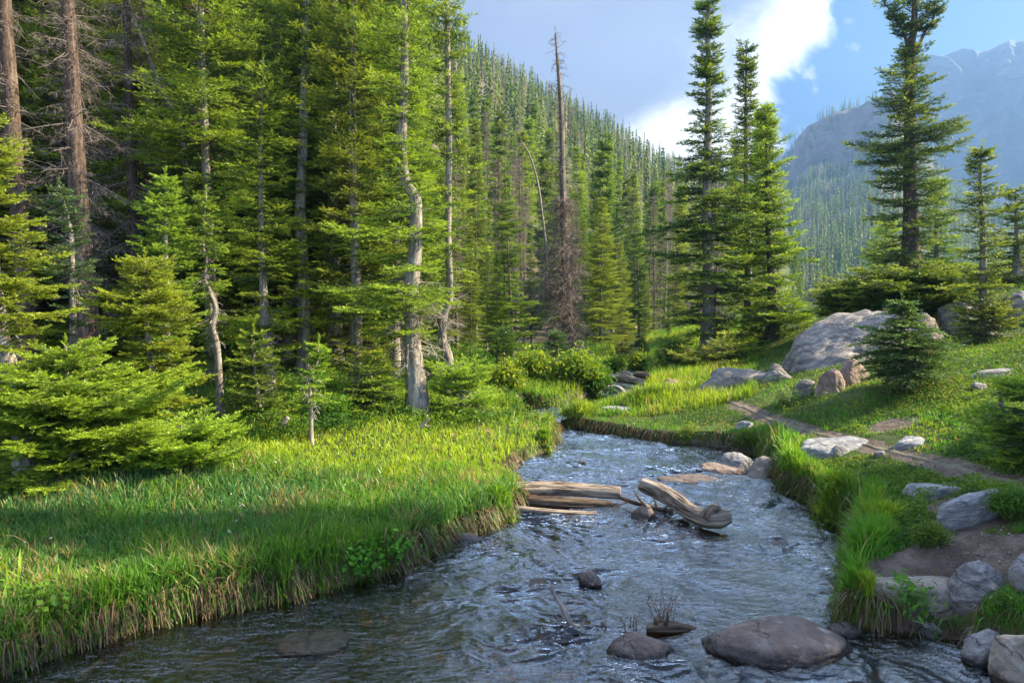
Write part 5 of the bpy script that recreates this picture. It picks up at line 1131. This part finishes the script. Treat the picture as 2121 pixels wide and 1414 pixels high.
grass_patch('tall_sedge', 'long arching sedge blades scattered in clumps through the left meadow', 507, 34000, -1.35, .12, 3.6, 12, keep_sedge, lambda x, y, sd: .30 + .08 * fbm2(x, y, 2, 54), lambda x, y, sd, rng: LUSH * 1.05 + (YEL - LUSH) * np.clip(.3 + fbm2(x * .8, y * .8, 2, 67), 0, 1)[:, None], .95, 1.0, .009)
_rk = np.random.default_rng(9)
def rng_keep(n): return _rk.random(n) ** 2.5
def keep_right(x, y, sd, sc_):
    ok = ~left_side(x, y, sd) & (y < 24)
    dm = dirt_at(x, y) + .35 * vn2(x * 5, y * 5, 8)
    return ok & (dm < .45 + .5 * rng_keep(len(x))) & (np.hypot((x - 3.2) / .55, (y - 5.1) / .35) > 1) & (vn2(x * 1.7, y * 1.7, 88) + vn2(x * 6, y * 6, 89) * .6 + (sd < .6) * 1.0 > -.75)
def h_right(x, y, sd): return np.clip(.055 + .04 * fbm2(x * 1.5, y * 1.5, 3, 52) + .24 * (1 - sstep(.12, .5, sd)) * (1 - sstep(10.2, 11.2, y)) * (sstep(4.8, 5.4, y)) + .06 * (1 - sstep(.0, .4, sd)) * sstep(10, 11, y), .03, .5)
def c_right(x, y, sd, rng):
    a = fbm2(x * .8, y * .8, 3, 63)[:, None]; b = fbm2(x * 2.6, y * 2.6, 3, 64)[:, None]
    c = DKG * 1.35 + (LUSH - DKG) * np.clip(.35 + a * 1.5, 0, 1); c = c + (YEL * .65 - c) * np.clip(b * 1.6 - .1, 0, .8)
    bank = (1 - sstep(.3, .8, sd))[:, None]; c = c + (LUSH * 1.1 - c) * bank * .8
    return c
grass_patch('bank_grass', 'short green grass on the right slope, taller along the water', 502, 430000, -.02, 1.45, 3.3, 24, keep_right, h_right, c_right, .45, .8)
def keep_bank(x, y, sd, sc_): return ~left_side(x, y, sd) & (sd < .32) & (y < 9.2) & (x < 2.75 + (y > 5.6) * 3)
grass_patch('tall_bank_grass', 'tall bright green sedge standing along the right water edge', 505, 200000, .3, .7, 3.6, 9.3, keep_bank, lambda x, y, sd: .19 + .07 * fbm2(x * 2, y * 2, 2, 5) - .2 * sstep(.3, .5, sd), lambda x, y, sd, rng: LUSH * 1.1 + (YEL - LUSH) * np.clip(.2 + fbm2(x * 1.8, y * 1.8, 2, 66) * 1.6, 0, .8)[:, None], .32, .8)
def keep_up(x, y, sd, sc_): return (y > 13) & (x > -5) & (x < 9) & (y < 34)
grass_patch('undergrowth', 'bright green undergrowth by the upper creek under the trees', 503, 90000, -.35, .36, 13, 34, keep_up, lambda x, y, sd: .22 + .12 * fbm2(x, y, 2, 53), lambda x, y, sd, rng: LUSH + (YEL - LUSH) * np.clip(.25 + fbm2(x * .6, y * .6, 2, 65) * 1.4, 0, 1)[:, None], .4, .6)
# dry roots and old sedge hanging over the undercut banks
rng = np.random.default_rng(510)
def along(poly, n, rng, lo, hi):
    P = np.array(poly)[lo:hi]; L = np.r_[0, np.cumsum(np.hypot(*np.diff(P, axis=0).T))]; s = rng.uniform(0, L[-1], n)
    return np.interp(s, L, P[:, 0]), np.interp(s, L, P[:, 1])
bx, by = along(POLY, 60000, rng, 2, 3 + len(PXL) + len(PXR))
bx = bx + rng.normal(size=len(bx)) * .10; by = by + rng.normal(size=len(by)) * .10
z, sd, _s = ground_z(bx, by, True); ok = (sd > .02) & (sd < .22) & clear_of_rocks(bx, by, .8) & ((vn2(bx * 1.3, by * 1.3, 14) > -.35) | (rng.random(len(bx)) < .25)); bx, by, z, sd = bx[ok], by[ok], z[ok], sd[ok]
e = 1e-2; sdx = poly_sd(bx + e, by, POLY) - poly_sd(bx - e, by, POLY); sdy = poly_sd(bx, by + e, POLY) - poly_sd(bx, by - e, POLY); ang = np.arctan2(-sdy, -sdx)
n = len(bx); nzv = rng.normal(size=(n, 3)); g1 = rng.uniform(.05, .24, n); V = np.empty((n, 7, 3)); d = np.stack([np.cos(ang + rng.normal(size=n) * .5), np.sin(ang + rng.normal(size=n) * .5), np.zeros(n)], 1); s_ = np.stack([-d[:, 1], d[:, 0], np.zeros(n)], 1)
for k, (o1, z1) in enumerate([(0, .02), (.35, .03), (.6, -.35), (.68, -.9)]):
    c = np.stack([bx, by, z], 1) + d * (g1 * o1)[:, None]; c[:, 2] += g1 * z1 * 1.1; c = c + nzv * (o1 * .06); wv = s_ * (.0021 * (1, 1, .8, 0)[k] * (1 + by / 9))[:, None]
    if k < 3: V[:, 2 * k] = c - wv; V[:, 2 * k + 1] = c + wv
    else: V[:, 6] = c
T = (np.array([[0, 1, 3], [0, 3, 2], [2, 3, 5], [2, 5, 4], [4, 5, 6]])[None] + np.arange(n)[:, None, None] * 7).reshape(-1, 3)
pick = rng.random(n) < .22
col = np.where(pick[:, None], LUSH * .8, np.array([.15, .10, .055])) * rng.uniform(.25, 1.3, (n, 1))
o = obj('hanging_sedge', mesh_np('hanging_sedge', V.reshape(-1, 3), [T], M_GRASS, tint=np.repeat(col, 7, 0))); tag(o, 'brown roots and old sedge hanging over the cut banks', 'grass', kind='stuff')

def leaves_mesh(rng, P, size, col, up=.5, fold=.25, aspect=.42):
    """pointed folded leaves, four triangles each"""
    n = len(P); size = np.broadcast_to(size, (n,)); N = rng.normal(size=(n, 3)) * .8; N[:, 2] = np.abs(N[:, 2]) + up; N /= np.linalg.norm(N, axis=1)[:, None]
    A = np.cross(N, rng.normal(size=(n, 3))); A /= np.linalg.norm(A, axis=1)[:, None]; B = np.cross(N, A)
    V = np.empty((n, 6, 3)); L = size[:, None]; w_ = L * aspect
    V[:, 0] = P; V[:, 1] = P + A * L * .45 + B * w_ * .5 + N * L * fold * .4; V[:, 2] = P + A * L * .5 - B * 0; V[:, 3] = P + A * L * .45 - B * w_ * .5 + N * L * fold * .4; V[:, 4] = P + A * L - N * L * .12; V[:, 5] = V[:, 4]
    T = (np.array([[0, 2, 1], [0, 3, 2], [1, 2, 4], [2, 3, 4]])[None] + np.arange(n)[:, None, None] * 6).reshape(-1, 3)
    return V.reshape(-1, 3), T, np.repeat(col, 6, 0)
def ground_leaves(name, label, seed, n, u0, u1, r0, r1, keep, size, hgt, c1, c2, p=.8):
    rng = np.random.default_rng(seed); x, y = sample_polar(rng, n, u0, u1, r0, r1, p); z, sd, sc_ = ground_z(x, y, True)
    ok = keep(x, y, sd, sc_) & (sd > .05) & (sc_ > .05) & clear_of_rocks(x, y, .9); x, y, z = x[ok], y[ok], z[ok]
    r = np.hypot(x, y); mound = np.clip(fbm2(x * 1.6, y * 1.6, 3, seed) + .45, .1, 1.2)
    z = z + hgt * mound * rng.random(len(x)) ** .6
    f = np.clip(.4 + fbm2(x * .9, y * .9, 3, seed + 3) * 1.3 + rng.normal(size=len(x)) * .2, 0, 1)[:, None]
    V, T, C = leaves_mesh(rng, np.stack([x, y, z], 1), size * rng.uniform(.6, 1.4, len(x)) * (1 + r / 22), (c1 + (c2 - c1) * f) * rng.uniform(.7, 1.25, (len(x), 1)))
    o = obj(name, mesh_np(name, V, [T], M_LEAF, tint=C)); tag(o, label, 'ground cover', kind='stuff'); print(name, len(x))
def keep_slope(x, y, sd, sc_):
    m = vn2(x * .8, y * .8, 33) + .5 * vn2(x * 2.4, y * 2.4, 34) + .9 * sstep(5.5, 8, x) * sstep(8.5, 10.5, y) - 1.0 * sstep(.5, .1, np.abs(y - 12.5) * 0 + 1)
    return ~left_side(x, y, sd) & (dirt_at(x, y) < .3) & (m > -.05) & (sd > .4)
ground_leaves('leafy_ground_cover', 'low leafy green ground cover spread over the right slope', 520, 330000, .25, 1.45, 3.5, 24, keep_slope, .027, .18, np.array([.035, .10, .014]), np.array([.12, .22, .02]))
def keep_under(x, y, sd, sc_): return left_side(x, y, sd) & (y > np.interp(x, [-9, -5, -3, -1.7, -.5, 1], [6.8, 8.6, 9.6, 10.8, 11.2, 12.2]) + .5 * vn2(x * 1.5, y * 1.5, 4)) & (y < 18)
ground_leaves('forest_undergrowth', 'leafy green undergrowth along the foot of the left trees', 521, 170000, -1.3, .12, 6.5, 18, keep_under, .038, .36, np.array([.028, .085, .014]), np.array([.10, .19, .02]), .5)

# loose gravel and crumbs on the bare soil, small white flowers in the grass
rng = np.random.default_rng(530); x, y = sample_polar(rng, 26000, .2, 1.0, 3.6, 15, .8); z, sd, sc_ = ground_z(x, y, True); d_ = dirt_at(x, y)
ok = (rng.random(len(x)) < d_ ** 2 * .5 + .01) & (sd > .05) & clear_of_rocks(x, y, .95); x, y, z = x[ok], y[ok], z[ok]
_o = np.array([[1, 0, 0], [-.9, .2, 0], [0, 1, .1], [.1, -1, 0], [0, 0, .8], [0, 0, -.6]]); _f = np.array([[0, 2, 4], [2, 1, 4], [1, 3, 4], [3, 0, 4], [2, 0, 5], [1, 2, 5], [3, 1, 5], [0, 3, 5]])
n = len(x); sz = .004 + .011 * rng.random(n) ** 4 + .002; a = rng.uniform(0, 6.28, n); V = _o[None] * (1 + rng.normal(size=(n, 6, 3)) * .2) * sz[:, None, None]
V = np.stack([V[..., 0] * np.cos(a)[:, None] - V[..., 1] * np.sin(a)[:, None], V[..., 0] * np.sin(a)[:, None] + V[..., 1] * np.cos(a)[:, None], V[..., 2]], -1) + np.stack([x, y, z + .004], 1)[:, None]
o = obj('gravel', mesh_np('gravel', V.reshape(-1, 3), [(_f[None] + np.arange(n)[:, None, None] * 6).reshape(-1, 3)], M_TWIG, tint=np.repeat(np.array([.27, .235, .2]) * rng.uniform(.4, 1.4, (n, 1)), 6, 0))); tag(o, 'loose gravel and crumbs on the bare soil of the path', 'gravel', kind='stuff')
x, y = sample_polar(rng, 220, -1.0, .95, 3.8, 16, .8); z, sd, sc_ = ground_z(x, y, True); ok = (sd > .15) & (vn2(x * 1.2, y * 1.2, 19) > .1) & (dirt_at(x, y) < .3); x, y, z = x[ok], y[ok], z[ok]; n = len(x)
hh = np.where(left_side(x, y, sd[ok]), .22, .09) * rng.uniform(.7, 1.3, n)
P = np.repeat(np.stack([x, y, z + hh], 1), 5, 0); V, T, C = leaves_mesh(rng, P + rng.normal(size=P.shape) * .004, .010 * np.repeat(1 + y / 12, 5), np.full((n * 5, 3), .75), .6, .1, .7)
o = obj('white_wildflowers', mesh_np('white_wildflowers', V, [T], M_LEAF, tint=C)); tag(o, 'tiny white wildflowers dotted through the grass', 'wildflowers', kind='stuff')

# countable leafy plants
def bush(name, label, px, py, w_px, h_px, n, leaf, c1, c2, seed, cat='bush', group=None, up=.3, asp=.38, surf=None, sx=1.0):
    rng = np.random.default_rng(seed); x, y, z = hit(px, py) if surf is None else (*on_z(px, py, surf), surf)
    W_, H_ = w_px / F * y / 2, h_px / F * y
    root = bpy.data.objects.new(name, None); COL.objects.link(root); root.location = (x, y, z - .02); tag(root, label, cat, group)
    g = Geo(); P = []; cc = []
    ns = max(8, int(n / 28)); per = n // ns
    for k in range(ns):
        a = rng.uniform(0, 6.283); rr = math.sqrt(rng.random()); tip = np.array([math.cos(a) * rr * W_, math.sin(a) * rr * W_ * .8, H_ * (1.08 - .55 * rr ** 2) * rng.uniform(.7, 1.1)])
        base = tip * [.25, .25, 0]; mid = base * .5 + tip * .5 + [0, 0, H_ * .12]
        pts = spline([base, mid, tip], 6); V, Q, T, Wv = tube(pts, np.linspace(.006, .002, 6) * max(1, y / 10), 4); g.add(V, Q, T, (.12, .13, .05))
        t = rng.random(per) ** .55; q = np.stack([np.interp(t * 5, np.arange(6), pts[:, i]) for i in range(3)], 1) + rng.normal(size=(per, 3)) * leaf * .9
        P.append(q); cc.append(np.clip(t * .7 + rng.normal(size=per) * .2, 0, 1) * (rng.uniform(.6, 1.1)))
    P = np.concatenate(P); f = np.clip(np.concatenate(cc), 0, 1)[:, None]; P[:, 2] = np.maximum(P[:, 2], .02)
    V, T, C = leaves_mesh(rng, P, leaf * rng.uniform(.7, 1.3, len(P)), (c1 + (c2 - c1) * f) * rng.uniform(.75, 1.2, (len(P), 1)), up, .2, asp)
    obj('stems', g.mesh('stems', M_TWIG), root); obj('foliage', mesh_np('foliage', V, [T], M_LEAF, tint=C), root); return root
D1, D2 = np.array([.03, .10, .014]), np.array([.13, .27, .02]); Y2 = np.array([.26, .33, .025])  # lit and shaded bushes below have their sun and shade painted into leaf colour
bush('willow_bush', 'bright yellow-green leafy bush left of the bluish fir sapling', 1108, 800, 95, 66, 3200, .11, D1 * 1.5, Y2 * 1.1, 601)
bush('willow_bush', 'leafy bush in front of the dead spruce foot, lit on top', 1195, 800, 110, 72, 3000, .11, D1 * 1.5, Y2, 602)
bush('willow_bush', 'dark green shaded leafy bush right of the lit one by the bend', 1225, 818, 80, 62, 1800, .11, D1 * .8, D2 * .7, 603)
bush('willow_bush', 'yellow-green bush left of the two others, above the tussock', 1045, 815, 80, 60, 2400, .10, D1 * 1.5, Y2 * 1.1, 604)
bush('willow_bush', 'small lit bush behind the upper creek, furthest right', 1322, 770, 60, 38, 1800, .12, D1 * 1.4, Y2, 605)
bush('willow_bush', 'little yellow-green bush beside the upper creek log', 1270, 768, 50, 34, 1000, .11, D1, Y2, 606)
bush('leafy_plant', 'light green bushy plant on the shaded side of the left tree line', 700, 880, 75, 60, 1100, .06, D1, D2, 607)
bush('leafy_plant', 'dark leafy shrub between the crooked fir and the curved grey trunk', 905, 800, 110, 90, 2000, .07, D1 * .8, D2 * .6, 608)
bush('leafy_plant', 'leafy shrub in deep shade right of the curved grey trunk', 985, 790, 90, 75, 1600, .08, D1 * .8, D2 * .55, 609)
bush('low_shrub', 'round yellow-green low shrub at the right bank above the boulders', 1548, 938, 66, 40, 2200, .03, D1, Y2 * .8, 610, 'shrub')
bush('low_shrub', 'glossy green low shrub cut by the right edge above the bare soil', 2100, 1075, 120, 70, 4200, .026, D1, D2 * .8, 611, 'shrub')
bush('low_shrub', 'yellow-green low shrub left of the slanting slab edge', 1925, 1130, 85, 50, 2600, .024, D1, Y2 * .6, 612, 'shrub')
bush('low_shrub', 'small grassy shrub growing out of the banded boulder top', 2095, 1258, 80, 36, 1600, .02, D1, D2 * .7, 613, 'shrub', surf=.38)
bush('broad_leaf_plant', 'rosette of long green leaves on the ledge left of the banded boulder', 1870, 1258, 85, 44, 260, .075, D1 * 1.4, D2, 614, 'plant', asp=.25)
bush('broad_leaf_plant', 'marsh plant with round leaves at the left bank edge, mid stream', 735, 1182, 110, 48, 420, .055, D1 * 1.5, D2, 615, 'plant', asp=.75)
bush('broad_leaf_plant', 'smaller round-leaved marsh plant at the left bank below the tall grass', 820, 1168, 70, 46, 260, .05, D1 * 1.5, D2, 616, 'plant', asp=.75)
bush('broad_leaf_plant', 'round-leaved marsh plant with tiny white flowers at the bottom left', 50, 1285, 150, 70, 420, .055, D1 * 1.4, D2, 617, 'plant', asp=.75)
bush('leafy_plant', 'bright upright leafy plant alone on the right bank by the pool', 1418, 925, 44, 52, 500, .04, D1 * 1.3, Y2, 618, 'plant', asp=.3)
bush('leafy_plant', 'pale green leafy plants at the rock foot left of the pinkish rock', 1630, 838, 60, 36, 500, .05, np.array([.08, .15, .06]), np.array([.18, .26, .1]), 619, 'plant')
def tussock(label, px, py, w_px, h_px, n, c1, c2, seed, lean=.35, surf=None):
    n = int(n * .55); lean = lean * 1.5; rng = np.random.default_rng(seed); x, y, z = hit(px, py) if surf is None else (*on_z(px, py, surf), surf)
    W_, H_ = w_px / F * y / 2, h_px / F * y; a = rng.uniform(0, 6.283, n); rr = np.sqrt(rng.random(n)); bx = np.cos(a) * rr * W_ * .85; by = np.sin(a) * rr * W_ * .6
    zz = ground_z(bx + x, by + y) - z if surf is None else np.zeros(n)
    n0 = n; h = H_ * .56 * rng.uniform(.3, 1.15, n) ** 1.2 * (1.1 - .35 * rr ** 2); f = np.clip(rng.random(n) * .6 + .3 * (bx / W_ + .5), 0, 1)[:, None]
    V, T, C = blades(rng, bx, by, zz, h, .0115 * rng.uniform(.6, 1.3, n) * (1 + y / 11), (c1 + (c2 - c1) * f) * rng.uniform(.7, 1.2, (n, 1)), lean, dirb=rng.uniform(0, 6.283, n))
    o = obj('grass_tussock', mesh_np('grass_tussock', V, [T], M_GRASS, tint=C), None, (x, y, z)); tag(o, label, 'grass tussock'); return o
tussock('big bright sedge tussock between the two upper channels at the bend', 1180, 884, 115, 62, 3600, LUSH, YEL, 701)
tussock('rounded sunlit sedge tussock above the upper creek, further right', 1345, 836, 110, 56, 3400, LUSH, YEL, 702)
tussock('green sedge clump in front of the bushes, left of the bend', 1050, 862, 66, 44, 2000, LUSH * .8, YEL * .8, 703)
tussock('dense sedge clump next to the upright brown boulder', 1625, 1015, 90, 80, 4200, LUSH * .9, LUSH * 1.3, 704)
tussock('glowing yellow-green sedge clump leaning over the rapids on the right bank', 1815, 1092, 120, 100, 4600, LUSH * 1.1, YEL, 705)
tussock('bright sedge clump between the dense one and the glowing one', 1720, 1062, 90, 90, 3600, LUSH * 1.1, YEL * .9, 706)
tussock('tall green sedge clump at the point where the right bank turns down', 1775, 1170, 90, 120, 3600, LUSH * .9, LUSH * 1.4, 707)
tussock('green sedge clump at the lowest corner of the right grass bank', 1755, 1262, 50, 90, 1800, LUSH * .9, LUSH * 1.3, 708)
tussock('bright green sedge clump hiding the bank ends of the three logs', 1040, 1050, 90, 66, 3600, LUSH, LUSH * 1.5, 709)
tussock('thick sedge fringe at the tip of the left meadow by the pool', 1140, 942, 60, 52, 2200, LUSH, YEL, 710)
tussock('sparse yellow-green sedge clump hanging over the cut left bank', 585, 1212, 80, 66, 700, LUSH, YEL * .8, 711, .5)

# ================================================================== mountain air
x0, x1, y0, y1, zb, zt = -560, 1600, -60, 1800, -12, 640
bm = bmesh.new(); bmesh.ops.create_cube(bm, size=1.0); me = bpy.data.meshes.new('haze'); bm.to_mesh(me); bm.free()
M_HAZE = bpy.data.materials.new('haze_air'); M_HAZE.use_nodes = True; hn = NT(M_HAZE.node_tree); ho = hn.new('ShaderNodeOutputMaterial')
pv = hn.new('ShaderNodeVolumePrincipled'); pv.inputs['Color'].default_value = (.15, .29, .56, 1); pv.inputs['Density'].default_value = .00048; pv.inputs['Anisotropy'].default_value = .35
hn.link(pv.outputs[0], ho.inputs['Volume']); me.materials.append(M_HAZE)
o = obj('haze', me, None, ((x0 + x1) / 2, (y0 + y1) / 2, (zb + zt) / 2), (0, 0, 0), (x1 - x0, y1 - y0, zt - zb)); tag(o, kind='stuff')
